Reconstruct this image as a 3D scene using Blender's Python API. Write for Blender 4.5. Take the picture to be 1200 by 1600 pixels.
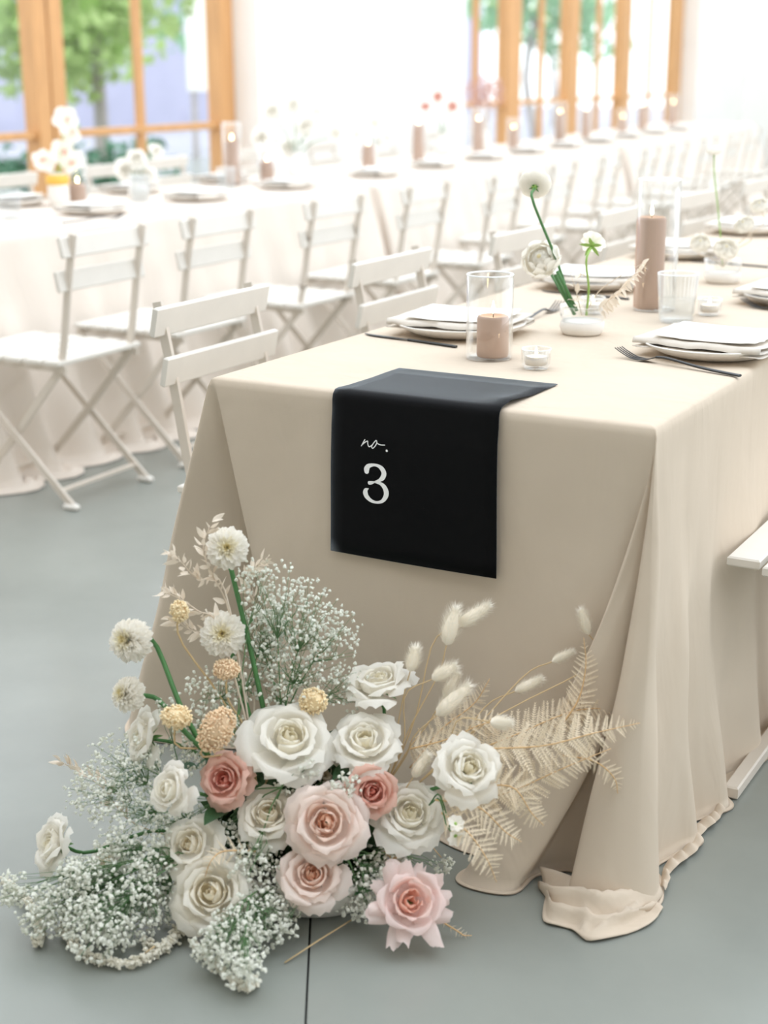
import bpy, math, random
import numpy as np
from mathutils import Vector, Matrix, Quaternion, Euler

for o in list(bpy.data.objects):
    bpy.data.objects.remove(o)
SC = bpy.context.scene
COL = SC.collection

# ------------------------------------------------------------------ camera, sky, light, exposure
cam_data = bpy.data.cameras.new('camera')
cam = bpy.data.objects.new('camera', cam_data)
COL.objects.link(cam)
cam_data.sensor_fit = 'HORIZONTAL'
cam_data.sensor_width = 36.0
cam_data.lens = 70.73
cam_data.clip_start = 0.05
cam_data.clip_end = 200
_f = Vector((-0.46918, 0.83694, -0.28177)).normalized()
_r = Vector((0.87286, 0.48795, -0.00405)).normalized()
_u = _r.cross(_f).normalized()
_r = _f.cross(_u).normalized()
_m = Matrix((_r, _u, -_f)).transposed().to_4x4()
_m.translation = Vector((1.57967, -2.17746, 1.29012))
cam.matrix_world = _m
cam_data.dof.use_dof = True
cam_data.dof.focus_distance = 2.66
cam_data.dof.aperture_fstop = 3.7
SC.camera = cam

SC.view_settings.view_transform = 'Standard'
SC.view_settings.look = 'None'
SC.view_settings.gamma = 1
SC.view_settings.use_curve_mapping = False
SC.view_settings.exposure = EXPOSURE = 0.92
SC.cycles.use_denoising = True
SC.cycles.max_bounces = 10
SC.cycles.diffuse_bounces = 6
SC.cycles.transparent_max_bounces = 24
SC.cycles.caustics_reflective = False
SC.cycles.caustics_refractive = False
SC.cycles.sample_clamp_indirect = 6

world = bpy.data.worlds.new('overcast_sky')
SC.world = world
world.use_nodes = True
wn = world.node_tree.nodes['Background']
wn.inputs[0].default_value = (0.88, 0.94, 1.0, 1)
wn.inputs[1].default_value = 1.5


def portal(name, loc, size, rot):
    """daylight sampling guide filling one window or added roof opening of the room (gives no light of its own)"""
    l = bpy.data.lights.new(name, 'AREA')
    l.shape = 'RECTANGLE'
    l.size, l.size_y = size
    l.cycles.is_portal = True
    o = bpy.data.objects.new(name, l)
    o.location = loc
    o.rotation_euler = rot
    COL.objects.link(o)
    return o


# ------------------------------------------------------------------ helpers
def srgb(r, g, b):
    return tuple(((c / 255) / 12.92 if c / 255 <= 0.04045 else ((c / 255 + 0.055) / 1.055) ** 2.4) for c in (r, g, b))


MATS = {}


def mat(name, col, rough=0.6, var=0.0, vscale=20, bump=0.0, bscale=200, spec=0.4, transl=0.0, emit=None, metal=0.0, stretch=None):
    if name in MATS:
        return MATS[name]
    m = bpy.data.materials.new(name)
    m.use_nodes = True
    nt = m.node_tree
    N, L = nt.nodes, nt.links
    p = N['Principled BSDF']
    p.inputs['Base Color'].default_value = (*col, 1)
    p.inputs['Roughness'].default_value = rough
    p.inputs['Specular IOR Level'].default_value = spec
    p.inputs['Metallic'].default_value = metal
    tc = N.new('ShaderNodeTexCoord')
    src = tc.outputs['Object']
    if stretch:
        mp = N.new('ShaderNodeMapping')
        mp.inputs['Scale'].default_value = stretch
        L.new(src, mp.inputs['Vector'])
        src = mp.outputs['Vector']
    colsock = None
    if var > 0:
        t = N.new('ShaderNodeTexNoise')
        t.inputs['Scale'].default_value = vscale
        t.inputs['Detail'].default_value = 5
        L.new(src, t.inputs['Vector'])
        r = N.new('ShaderNodeValToRGB')
        r.color_ramp.elements[0].position = 0.3
        r.color_ramp.elements[1].position = 0.7
        r.color_ramp.elements[0].color = (*[c * (1 - var) for c in col], 1)
        r.color_ramp.elements[1].color = (*[min(1, c * (1 + var)) for c in col], 1)
        L.new(t.outputs['Fac'], r.inputs['Fac'])
        colsock = r.outputs['Color']
        L.new(colsock, p.inputs['Base Color'])
    if bump > 0:
        t2 = N.new('ShaderNodeTexNoise')
        t2.inputs['Scale'].default_value = bscale
        t2.inputs['Detail'].default_value = 4
        L.new(src, t2.inputs['Vector'])
        b = N.new('ShaderNodeBump')
        b.inputs['Strength'].default_value = bump
        b.inputs['Distance'].default_value = 0.003
        L.new(t2.outputs['Fac'], b.inputs['Height'])
        L.new(b.outputs['Normal'], p.inputs['Normal'])
    if emit:
        p.inputs['Emission Color'].default_value = (*emit[0], 1)
        p.inputs['Emission Strength'].default_value = emit[1]
    if transl > 0:
        tr = N.new('ShaderNodeBsdfTranslucent')
        tr.inputs['Color'].default_value = (*col, 1)
        if colsock:
            L.new(colsock, tr.inputs['Color'])
        mx = N.new('ShaderNodeMixShader')
        mx.inputs[0].default_value = transl
        L.new(p.outputs[0], mx.inputs[1])
        L.new(tr.outputs[0], mx.inputs[2])
        L.new(mx.outputs[0], N['Material Output'].inputs['Surface'])
    MATS[name] = m
    return m


def glass_mat(name, tint=(1, 1, 1), gloss=0.9, edge=0.55, base=0.03, power=4.0):
    if name in MATS:
        return MATS[name]
    m = bpy.data.materials.new(name)
    m.use_nodes = True
    N, L = m.node_tree.nodes, m.node_tree.links
    N.remove(N['Principled BSDF'])
    t = N.new('ShaderNodeBsdfTransparent')
    t.inputs[0].default_value = (*tint, 1)
    g = N.new('ShaderNodeBsdfGlossy')
    g.inputs['Roughness'].default_value = 0.03
    g.inputs['Color'].default_value = (gloss, gloss, gloss, 1)
    f = N.new('ShaderNodeLayerWeight')
    f.inputs['Blend'].default_value = 0.5
    pw = N.new('ShaderNodeMath')
    pw.operation = 'POWER'
    pw.inputs[1].default_value = power
    L.new(f.outputs['Facing'], pw.inputs[0])
    ma = N.new('ShaderNodeMath')
    ma.operation = 'MULTIPLY_ADD'
    ma.inputs[1].default_value = edge
    ma.inputs[2].default_value = base
    L.new(pw.outputs[0], ma.inputs[0])
    x = N.new('ShaderNodeMixShader')
    L.new(ma.outputs[0], x.inputs[0])
    L.new(t.outputs[0], x.inputs[1])
    L.new(g.outputs[0], x.inputs[2])
    L.new(x.outputs[0], N['Material Output'].inputs['Surface'])
    MATS[name] = m
    return m


class MB:
    """collects shapes for ONE mesh"""
    def __init__(s):
        s.v, s.f, s.n = [], [], 0

    def add(s, verts, faces):
        n = s.n
        s.v.extend([tuple(map(float, p)) for p in verts])
        s.f.extend([tuple(i + n for i in f) for f in faces])
        s.n += len(verts)
        return s

    def box(s, c, h, R=None, bev=0.0):
        """box at c with half sizes h, chamfered long edges, optional 3x3 rotation"""
        hx, hy, hz = h
        b = min(bev, hx * .9, hy * .9, hz * .9)
        pts, fc = [], []
        if b <= 0:
            pts = [(x * hx, y * hy, z * hz) for x in (-1, 1) for y in (-1, 1) for z in (-1, 1)]
            fc = [(0, 1, 3, 2), (4, 6, 7, 5), (0, 4, 5, 1), (2, 3, 7, 6), (0, 2, 6, 4), (1, 5, 7, 3)]
        else:
            rings = [(-hz, b), (-hz + b, 0), (hz - b, 0), (hz, b)]
            for z, i in rings:
                x, y = hx - i, hy - i
                pts += [(-x, -y, z), (x, -y, z), (x, y, z), (-x, y, z)]
            for k in range(3):
                for j in range(4):
                    a = k * 4 + j
                    c2 = k * 4 + (j + 1) % 4
                    fc.append((a, c2, c2 + 4, a + 4))
            fc += [(3, 2, 1, 0), (12, 13, 14, 15)]
        P = np.array(pts)
        if R is not None:
            P = P @ np.array(R).T
        return s.add(P + np.array(c), fc)

    def bar(s, a, b, w, t, up=(0, 0, 1), bev=0.0):
        """rectangular bar from a to b, width w (sideways) and thickness t (along up)"""
        a, b = Vector(a), Vector(b)
        d = (b - a)
        L = d.length
        d.normalize()
        sd = d.cross(Vector(up))
        if sd.length < 1e-4:
            sd = d.cross(Vector((1, 0, 0)))
        sd.normalize()
        u = sd.cross(d).normalized()
        R = np.array([[d[i], sd[i], u[i]] for i in range(3)])
        return s.box(np.array((a + b) / 2), (L / 2, w / 2, t / 2), R, bev)

    def tube(s, pts, rad, seg=6, caps=True):
        pts = [Vector(p) for p in pts]
        n = len(pts)
        if not hasattr(rad, '__len__'):
            rad = [rad] * n
        ref = Vector((0.31, 0.17, 0.93)).normalized()
        vs, fs = [], []
        prev = None
        for i, p in enumerate(pts):
            d = (pts[min(i + 1, n - 1)] - pts[max(i - 1, 0)])
            if d.length < 1e-9:
                d = Vector((0, 0, 1))
            d.normalize()
            x = (prev - d * prev.dot(d)) if prev is not None else d.cross(ref)
            if x.length < 1e-6:
                x = d.cross(Vector((1, 0, 0)))
            x.normalize()
            prev = x
            y = d.cross(x)
            for k in range(seg):
                a = 2 * math.pi * k / seg
                vs.append(p + (x * math.cos(a) + y * math.sin(a)) * rad[i])
        for i in range(n - 1):
            for k in range(seg):
                a, b = i * seg + k, i * seg + (k + 1) % seg
                fs.append((a, b, b + seg, a + seg))
        if caps:
            fs.append(tuple(range(seg - 1, -1, -1)))
            fs.append(tuple(range((n - 1) * seg, n * seg)))
        return s.add(vs, fs)

    def lathe(s, prof, seg=32, c=(0, 0, 0), flute=0.0, nfl=0, cap0=True, cap1=False):
        vs, fs = [], []
        for r, z in prof:
            for k in range(seg):
                a = 2 * math.pi * k / seg
                rr = r
                if flute and r > 0.01:
                    rr = r - flute * (0.5 + 0.5 * math.cos(nfl * a))
                vs.append((c[0] + rr * math.cos(a), c[1] + rr * math.sin(a), c[2] + z))
        n = len(prof)
        for i in range(n - 1):
            for k in range(seg):
                a, b = i * seg + k, i * seg + (k + 1) % seg
                fs.append((a, b, b + seg, a + seg))
        if cap0:
            fs.append(tuple(range(seg - 1, -1, -1)))
        if cap1:
            fs.append(tuple(range((n - 1) * seg, n * seg)))
        return s.add(vs, fs)

    def grid(s, G, flip=False):
        """G[m][n] points"""
        G = np.asarray(G, float)
        m, n = G.shape[:2]
        fs = []
        for i in range(m - 1):
            for j in range(n - 1):
                q = (i * n + j, i * n + j + 1, (i + 1) * n + j + 1, (i + 1) * n + j)
                fs.append(q[::-1] if flip else q)
        return s.add(G.reshape(-1, 3), fs)

    def mesh(s, name, material, smooth=True):
        me = bpy.data.meshes.new(name)
        me.from_pydata(s.v, [], s.f)
        if smooth:
            me.polygons.foreach_set('use_smooth', [True] * len(me.polygons))
        if material:
            me.materials.append(material)
        me.update()
        return me

    def build(s, name, material, parent=None, smooth=True, **props):
        return ob(name, s.mesh(name, material, smooth), parent, **props)


def ob(name, me, parent=None, loc=None, rot=None, **props):
    o = bpy.data.objects.new(name, me)
    COL.objects.link(o)
    if parent is not None:
        o.parent = parent
    if loc is not None:
        o.location = loc
    if rot is not None:
        if isinstance(rot, Quaternion):
            o.rotation_mode = 'QUATERNION'
            o.rotation_quaternion = rot
        else:
            o.rotation_euler = rot
    for k, v in props.items():
        if v is not None:
            o[k] = v
    return o


def thing(name, label, cat, loc=(0, 0, 0), rot=None, group=None):
    return ob(name, None, None, loc, rot, label=label, category=cat, group=group)


def flat_shade(me, angle=35):
    try:
        me.set_sharp_from_angle(angle=math.radians(angle))
    except Exception:
        pass
    return me


def catmull(P, n):
    """n samples through the points P (open)"""
    P = np.asarray(P, float)
    Q = np.vstack([2 * P[0] - P[1], P, 2 * P[-1] - P[-2]])
    out = []
    for t in np.linspace(0, len(P) - 1 - 1e-9, n):
        i = int(t)
        u = t - i
        a, b, c, d = Q[i], Q[i + 1], Q[i + 2], Q[i + 3]
        out.append(0.5 * ((2 * b) + (-a + c) * u + (2 * a - 5 * b + 4 * c - d) * u * u + (-a + 3 * b - 3 * c + d) * u ** 3))
    return np.array(out)


def copy_thing(root, loc, rotz, label, group=None):
    r = root.copy()
    COL.objects.link(r)
    r.location = loc
    r.rotation_euler = (0, 0, rotz)
    r['label'] = label
    if group:
        r['group'] = group
    for ch in list(root.children):
        c = ch.copy()
        COL.objects.link(c)
        c.parent = r
        for g in ch.children:
            d = g.copy()
            COL.objects.link(d)
            d.parent = c
    return r


rng = np.random.default_rng(7)
random.seed(7)
# ------------------------------------------------------------------ materials of the place
M_wall = mat('white_plaster', srgb(244, 242, 238), 0.8, var=0.02, vscale=3)
M_floor = mat('grey_concrete', srgb(140, 144, 138), 0.27, var=0.10, vscale=2.2, bump=0.06, bscale=60, spec=0.5)
M_joint = mat('dark_joint', srgb(60, 60, 58), 0.9)
M_wood = mat('honey_pine', srgb(208, 158, 106), 0.45, var=0.12, vscale=9, stretch=(3, 3, 0.3))
M_pane = glass_mat('window_glass', gloss=0.7, edge=0.35, base=0.02)
WX = -4.3       # inner face of the window wall
GX = -4.55      # plane of the windows


def struct(name, mb, material, parent=None, smooth=False):
    return mb.build(name, material, parent, smooth, kind=None if parent else 'structure')


# floor: two slabs with a saw-cut joint between them, joint runs from below the camera towards the bowl
JA, JB = (0.40, -0.32), (1.75, -2.62)


def floor_slab(name, pts):
    mb = MB()
    n = len(pts)
    v = [(x, y, 0) for x, y in pts] + [(x, y, -0.12) for x, y in pts]
    f = [tuple(range(n))] + [(i, i + n, (i + 1) % n + n, (i + 1) % n) for i in range(n)]
    mb.add(v, f)
    return struct(name, mb, M_floor)


_d = Vector((JB[0] - JA[0], JB[1] - JA[1])).normalized()
_n = Vector((-_d.y, _d.x))
_c = Vector(JA)
_p0 = _c - _d * 22
_p1 = _c + _d * 8
g_ = 0.0018
# half-planes left and right of the joint
right = [_p1 + _n * g_, _p0 + _n * g_, _p0 + _n * 18, _p1 + _n * 18]
left = [_p0 - _n * g_, _p1 - _n * g_, _p1 - _n * 18, _p0 - _n * 18]
fl = floor_slab('floor', [tuple(p) for p in right][::-1])
fl2 = floor_slab('floor', [tuple(p) for p in left][::-1])
for o_ in (fl, fl2):
    if o_.data.polygons[0].normal.z < 0:
        o_.data.flip_normals()
jb = MB()
jb.add([(*(_p0 - _n * .03), -0.006), (*(_p1 - _n * .03), -0.006), (*(_p1 + _n * .03), -0.006), (*(_p0 + _n * .03), -0.006)], [(0, 1, 2, 3)])
struct('floor_joint', jb, M_joint)

H = 4.4
YN, YF, XR = -4.6, 18.0, 5.2
# left wall, with two window openings (full-height glazing from z 0.12)
OPEN = [(1.6, 6.62, 0.10, 3.4), (9.75, 16.0, 0.10, 3.4)]
wl = MB()
ys = [YN] + [y for o_ in OPEN for y in o_[:2]] + [YF]
for a, b in ((ys[0], ys[1]), (ys[2], ys[3]), (ys[4], ys[5])):
    wl.box((WX - 0.2, (a + b) / 2, H / 2), (0.2, (b - a) / 2, H / 2))
for y0, y1, z0, z1 in OPEN:
    wl.box((WX - 0.2, (y0 + y1) / 2, (z1 + H) / 2), (0.2, (y1 - y0) / 2, (H - z1) / 2))
    wl.box((WX - 0.2, (y0 + y1) / 2, z0 / 2), (0.2, (y1 - y0) / 2, z0 / 2))
struct('wall_left', wl, M_wall)


def window(name, y0, y1, z0, z1, posts, mulls, zbar, second=None):
    fr = MB()
    w = 0.05
    fr.box((GX, (y0 + y1) / 2, z1 - w / 2), (0.045, (y1 - y0) / 2, w / 2), bev=.006)
    fr.box((GX, (y0 + y1) / 2, z0 + w / 2), (0.045, (y1 - y0) / 2, w / 2), bev=.006)
    root = struct(name, fr, M_wood)
    for yc, pw in posts:
        MB().box((GX, yc, (z0 + z1) / 2), (0.055, pw / 2, (z1 - z0) / 2 - w), bev=.008).build('post', M_wood, root, False)
    for yc in mulls:
        MB().box((GX, yc, (z0 + z1) / 2), (0.025, 0.022, (z1 - z0) / 2 - w), bev=.005).build('mullion', M_wood, root, False)
    lines = sorted([(yc - pw / 2, yc + pw / 2) for yc, pw in posts])
    for (a0, a1), (b0, b1) in zip(lines[:-1], lines[1:]):
        MB().box((GX, (a1 + b0) / 2, zbar), (0.028, (b0 - a1) / 2, 0.022), bev=.005).build('glazing_bar', M_wood, root, False)
        MB().box((GX, (a1 + b0) / 2, (z0 + z1) / 2), (0.004, (b0 - a1) / 2, (z1 - z0) / 2 - w)).build('pane', M_pane, root, False)
    return root


window('window_1', 1.6, 6.62, 0.10, 3.4, [(1.68, .15), (3.1, .12), (4.70, .105), (4.83, .12), (6.53, .16)], [2.4, 3.9, 5.64], 0.93)
window('window_2', 9.75, 16.0, 0.10, 3.4, [(9.80, .10), (11.17, .30), (12.62, .26), (14.12, .26), (15.85, .26)], [10.45, 11.9, 13.4, 15.0], 0.98)

# far wall, wall behind the camera, right wall with three tall window openings, ceiling with openings added for overhead daylight
struct('wall_far', MB().box((0.4, YF + .15, H / 2), (5.5, .15, H / 2)), M_wall)
M_timber = mat('pale_timber', srgb(220, 213, 203), 0.7, var=.15, vscale=4, stretch=(6, 6, .4))
struct('wall_near', MB().box((0.4, YN - .15, H / 2), (5.5, .15, H / 2)), M_timber)
wr = MB()
RO = [(0.3, 8.2), (9.4, 15.5)]
ys = [YN] + [y for o_ in RO for y in o_] + [YF]
for i in range(0, len(ys), 2):
    a, b = ys[i], ys[i + 1]
    wr.box((XR + .15, (a + b) / 2, H / 2), (0.15, (b - a) / 2, H / 2))
for a, b in RO:
    wr.box((XR + .15, (a + b) / 2, 0.2), (0.15, (b - a) / 2, 0.2))
    wr.box((XR + .15, (a + b) / 2, H - .3), (0.15, (b - a) / 2, 0.3))
struct('wall_right', wr, M_wall)
ce = MB()
SKY = [(-4.1, -0.2, -2.6, 17.4), (0.1, 4.8, -2.6, 17.4)]      # unseen ceiling openings, added to let in overhead daylight: x0,x1,y0,y1
xs = [WX - .4, SKY[0][0], SKY[0][1], SKY[1][0], SKY[1][1], XR + .3]
for i in (0, 2, 4):
    ce.box(((xs[i] + xs[i + 1]) / 2, (YN + YF) / 2, H + .1), ((xs[i + 1] - xs[i]) / 2, (YF - YN) / 2 + .3, .1))
for x0, x1, y0, y1 in SKY:
    ce.box(((x0 + x1) / 2, (YN - .3 + y0) / 2, H + .1), ((x1 - x0) / 2, (y0 - YN + .3) / 2, .1))
    ce.box(((x0 + x1) / 2, (YF + .3 + y1) / 2, H + .1), ((x1 - x0) / 2, (YF + .3 - y1) / 2, .1))
    portal('added_roof_opening_portal', ((x0 + x1) / 2, (y0 + y1) / 2, H + .1), (x1 - x0, y1 - y0), (0, 0, 0))
struct('ceiling', ce, M_timber)
for y0, y1, z0, z1 in OPEN:
    portal('window_portal', (WX - .05, (y0 + y1) / 2, (z0 + z1) / 2), (z1 - z0, y1 - y0), (0, -math.pi / 2, 0))
for a, b in RO:
    portal('window_portal', (XR + .1, (a + b) / 2, (0.4 + H - .6) / 2), (H - 1.0, b - a), (0, math.pi / 2, 0))

# ------------------------------------------------------------------ outside
M_grass = mat('lawn_green', srgb(112, 160, 104), 0.9, var=0.25, vscale=6)
M_pave = mat('pale_paving', srgb(170, 170, 180), 0.85, var=0.08, vscale=2)
M_render = mat('pale_render', srgb(176, 176, 196), 0.9, var=0.04, vscale=1.5)
M_bark = mat('grey_bark', srgb(176, 168, 164), 0.9, var=0.2, vscale=10)
M_leafA = mat('tree_leaf', srgb(186, 210, 140), 0.6, var=0.35, vscale=1.6, transl=0.4)
M_leafB = mat('dark_tree_leaf', srgb(150, 192, 152), 0.6, var=0.3, vscale=1.6, transl=0.35)
M_hedge = mat('hedge_leaf', srgb(84, 132, 104), 0.7, var=0.3, vscale=4, transl=0.2)
gr = MB().box((-6.3, 8, -.16), (1.35, 16, .1))
struct('ground_lawn', gr, M_grass)
gp = MB().box((-26, 14, -.22), (18.6, 40, .1))
struct('ground_paving', gp, M_pave)
gp = MB().box((13.0, 8, -.22), (7.5, 40, .1))
struct('ground_paving_right', gp, M_pave)


def leaf_cloud(mb, c, rad, n, size, r):
    c = np.array(c)
    vs, fs = [], []
    d = r.normal(size=(n, 3))
    d /= np.linalg.norm(d, axis=1)[:, None]
    q = d * (r.random(n) ** 0.45)[:, None] * np.array(rad) + c
    a = r.normal(size=(n, 3))
    a /= np.linalg.norm(a, axis=1)[:, None]
    b = np.cross(a, r.normal(size=(n, 3)))
    b /= np.linalg.norm(b, axis=1)[:, None]
    s = size * (0.6 + 0.8 * r.random(n))[:, None]
    V = np.stack([q - a * s, q + b * s * .55, q + a * s, q - b * s * .55], 1).reshape(-1, 3)
    mb.add(V, [(4 * i, 4 * i + 1, 4 * i + 2, 4 * i + 3) for i in range(n)])


def tree(x, y, h, crown, leafmat, label, seed, n=1500):
    r = np.random.default_rng(seed)
    t = thing('garden_tree', label, 'tree', (x, y, -.12), group='trees outside the windows')
    tr = MB()
    top = Vector((r.normal() * .2, r.normal() * .2, h * .75))
    tr.tube(catmull([(0, 0, 0), (r.normal() * .1, r.normal() * .1, h * .3), top], 8), np.linspace(.11, .04, 8), 8)
    for k in range(7):
        a = r.random() * 6.28
        z = h * (.3 + .4 * r.random())
        e = Vector((math.cos(a) * crown * .8, math.sin(a) * crown * .8, z + crown * .6))
        tr.tube([(0, 0, z), tuple(e * .5 + Vector((0, 0, z * .55))), tuple(e)], [.04, .028, .01], 5)
    tr.build('trunk', M_bark, t)
    cr = MB()
    for k in range(9):
        a = r.random() * 6.28
        rr = crown * .65 * math.sqrt(r.random())
        leaf_cloud(cr, (math.cos(a) * rr, math.sin(a) * rr, h * (.42 + .5 * r.random())), (crown * .55, crown * .55, crown * .45), n // 9, .13, r)
    cr.build('crown', leafmat, t, False, kind='stuff')
    return t


tree(-10.6, 12.6, 4.2, 1.75, M_leafA, 'leafy yellow-green tree outside the large left window', 3, 2200)
tree(-14.5, 20.6, 5.4, 1.9, M_leafB, 'deeper green tree behind the pale panel, beside the right post of the left window', 4)
tree(-9.8, 9.2, 4.6, .5, M_leafB, 'thin nearly bare tree seen through the leftmost panes', 5, 120)
tree(-10.5, 25.5, 5.0, 2.0, M_leafB, 'green tree outside the far window, left of its first wide post', 6)
tree(-13.5, 33.5, 6.0, 2.4, M_leafA, 'green tree outside the far window, between its first two wide posts', 8)

hd = thing('hedge', 'low dark green hedge behind the lawn outside the leftmost panes', 'hedge', (-8.6, 8.6, -.12))
hb = MB()
rr_ = np.random.default_rng(11)
for k in range(12):
    leaf_cloud(hb, (rr_.normal() * .12, -3.3 + k * .5, .38), (.38, .4, .36), 160, .07, rr_)
hb.build('foliage', M_hedge, hd, False, kind='stuff')
bd = thing('garden_building', 'long pale lavender rendered building across the paved yard', 'building', (-24, 22, -.12))
MB().box((0, 0, 1.7), (1.5, 26, 1.7)).build('wall', M_render, bd, False)
MB().box((0, 0, 3.45), (1.75, 26.3, .07)).build('roof_edge', mat('grey_coping', srgb(200, 200, 208), .8), bd, False)
pn = thing('garden_screen', 'white upright garden panel standing in front of the trees, right half of the left window', 'screen', (-12.2, 17.4, -.12), (0, 0, math.radians(-15)))
MB().box((0, 0, 1.95), (.03, .62, .85), bev=.01).build('panel', mat('white_panel', srgb(250, 248, 242), .7), pn, False)
for s_ in (-.5, .5):
    MB().box((-.04, s_, 1.3), (.03, .03, 1.3)).build('post', M_bark, pn, False)
# ------------------------------------------------------------------ tablecloths
TW, TZ = 0.84, 0.76


def linen(name, col):
    m = mat(name, col, 0.85, var=0.025, vscale=5, bump=0.12, bscale=900, spec=0.15)
    # soft creases left in the cloth on top of the weave
    N, L = m.node_tree.nodes, m.node_tree.links
    weave = next(n for n in N if n.type == 'BUMP')
    tc = next(n for n in N if n.type == 'TEX_COORD')
    mp = N.new('ShaderNodeMapping')
    mp.inputs['Scale'].default_value = (9, 9, 3.5)
    nz = N.new('ShaderNodeTexNoise')
    nz.inputs['Scale'].default_value = 1.0
    nz.inputs['Detail'].default_value = 3
    nz.inputs['Distortion'].default_value = .6
    b = N.new('ShaderNodeBump')
    b.inputs['Strength'].default_value = .35
    b.inputs['Distance'].default_value = .02
    L.new(tc.outputs['Object'], mp.inputs['Vector'])
    L.new(mp.outputs['Vector'], nz.inputs['Vector'])
    L.new(nz.outputs['Fac'], b.inputs['Height'])
    L.new(b.outputs['Normal'], weave.inputs['Normal'])
    return m


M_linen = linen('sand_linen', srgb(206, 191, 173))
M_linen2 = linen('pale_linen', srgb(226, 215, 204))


def cloth(name, keys, x0, x1, y0, y1, zt, material, label, per=9, rows=34, seed=0, loc=(0, 0, 0), rotz=0, group=None):
    """draped cloth: keys = (top x, top y, bottom x, bottom y, profile power, hem length on the floor, ripple)"""
    K = np.array(keys, float)
    n = (len(K) - 1) * per + 1
    t = np.linspace(0, len(K) - 1, n)
    top = np.stack([np.interp(t, np.arange(len(K)), K[:, k]) for k in (0, 1)], 1)
    bot = catmull(K[:, 2:4], n)
    pw = np.interp(t, np.arange(len(K)), K[:, 4])
    hem = np.interp(t, np.arange(len(K)), K[:, 5])
    rip = np.interp(t, np.arange(len(K)), K[:, 6])
    r = np.random.default_rng(seed)
    cx, cy = (x0 + x1) / 2, (y0 + y1) / 2
    G = []

    def inset(d):
        q = top.copy()
        q[:, 0] = np.clip(q[:, 0], x0 + d, x1 - d)
        q[:, 1] = np.clip(q[:, 1], y0 + d, y1 - d)
        return q
    for d, z in ((.06, 0), (.02, 0), (.014, 0), (.007, -.0012), (.002, -.005)):
        q = inset(d)
        G.append(np.column_stack([q, np.full(n, zt + z)]))
    # low frequency wander so folds are not ruled lines
    ph = r.random((3, 4)) * 6.28
    # outward direction
    tang = np.gradient(bot, axis=0)
    tang /= np.linalg.norm(tang, axis=1)[:, None] + 1e-9
    out = np.stack([tang[:, 1], -tang[:, 0]], 1)
    for i in range(rows):
        f = (i + .6) / (rows - .4)
        z = (zt - .010) * (1 - f) + .004
        g = f ** pw
        q = top + (bot - top) * g[:, None]
        w = .004 * np.sin(7 * f + ph[0, 0] + t * 1.1) + .003 * np.sin(13 * f + ph[0, 1] + t * 2.3)
        q = q + out * (w * np.sin(math.pi * min(1, f)) * rip)[:, None]
        G.append(np.column_stack([q, np.full(n, z)]))
    # hem lying on the floor, rippled
    hr = 7
    for i in range(1, hr + 1):
        f = i / hr
        q = bot + out * (hem * f)[:, None] + tang * (.010 * rip * np.sin(5 * f + t * 2.1))[:, None]
        z = .004 + .5 * hem * rip * .45 * np.clip(np.sin(f * math.pi * 1.25 + .8 * np.sin(t * 2.2)), 0, 1) * (0.6 + .4 * np.sin(t * 3.3 + 9 * f))
        z = np.maximum(z, .003)
        G.append(np.column_stack([q, z]))
    mb = MB()
    mb.grid(np.array(G), flip=True)
    d = .0601
    gx, gy = np.meshgrid(np.linspace(x0 + d, x1 - d, 5), np.linspace(y0 + d, y1 - d, 24))
    mb.grid(np.stack([gx, gy, np.full(gx.shape, zt)], 2))
    me = mb.mesh(name, material)
    o = ob(name, me, None, loc, (0, 0, rotz), label=label, category='tablecloth', group=group)
    s = o.modifiers.new('thick', 'SOLIDIFY')
    s.thickness = .0016
    s.offset = -1
    s.use_rim = False
    return o


def side_keys(xa, ya, xb, yb, n, amp, flare, nrm, hem, r, p=1.4, t0=0.0, t1=1.0):
    """keys along one straight side from a to b; nrm = outward normal"""
    out = []
    for i in range(n):
        u = t0 + (t1 - t0) * i / (n - 1)
        x, y = xa + (xb - xa) * u, ya + (yb - ya) * u
        off = flare + amp * (1 if i % 2 else -1) * (0.6 + .8 * r.random())
        jx = r.normal() * .012
        out.append((x, y, x + nrm[0] * off + nrm[1] * jx, y + nrm[1] * off + nrm[0] * jx, p, hem * (.5 + r.random()), 1))
    return out


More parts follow.
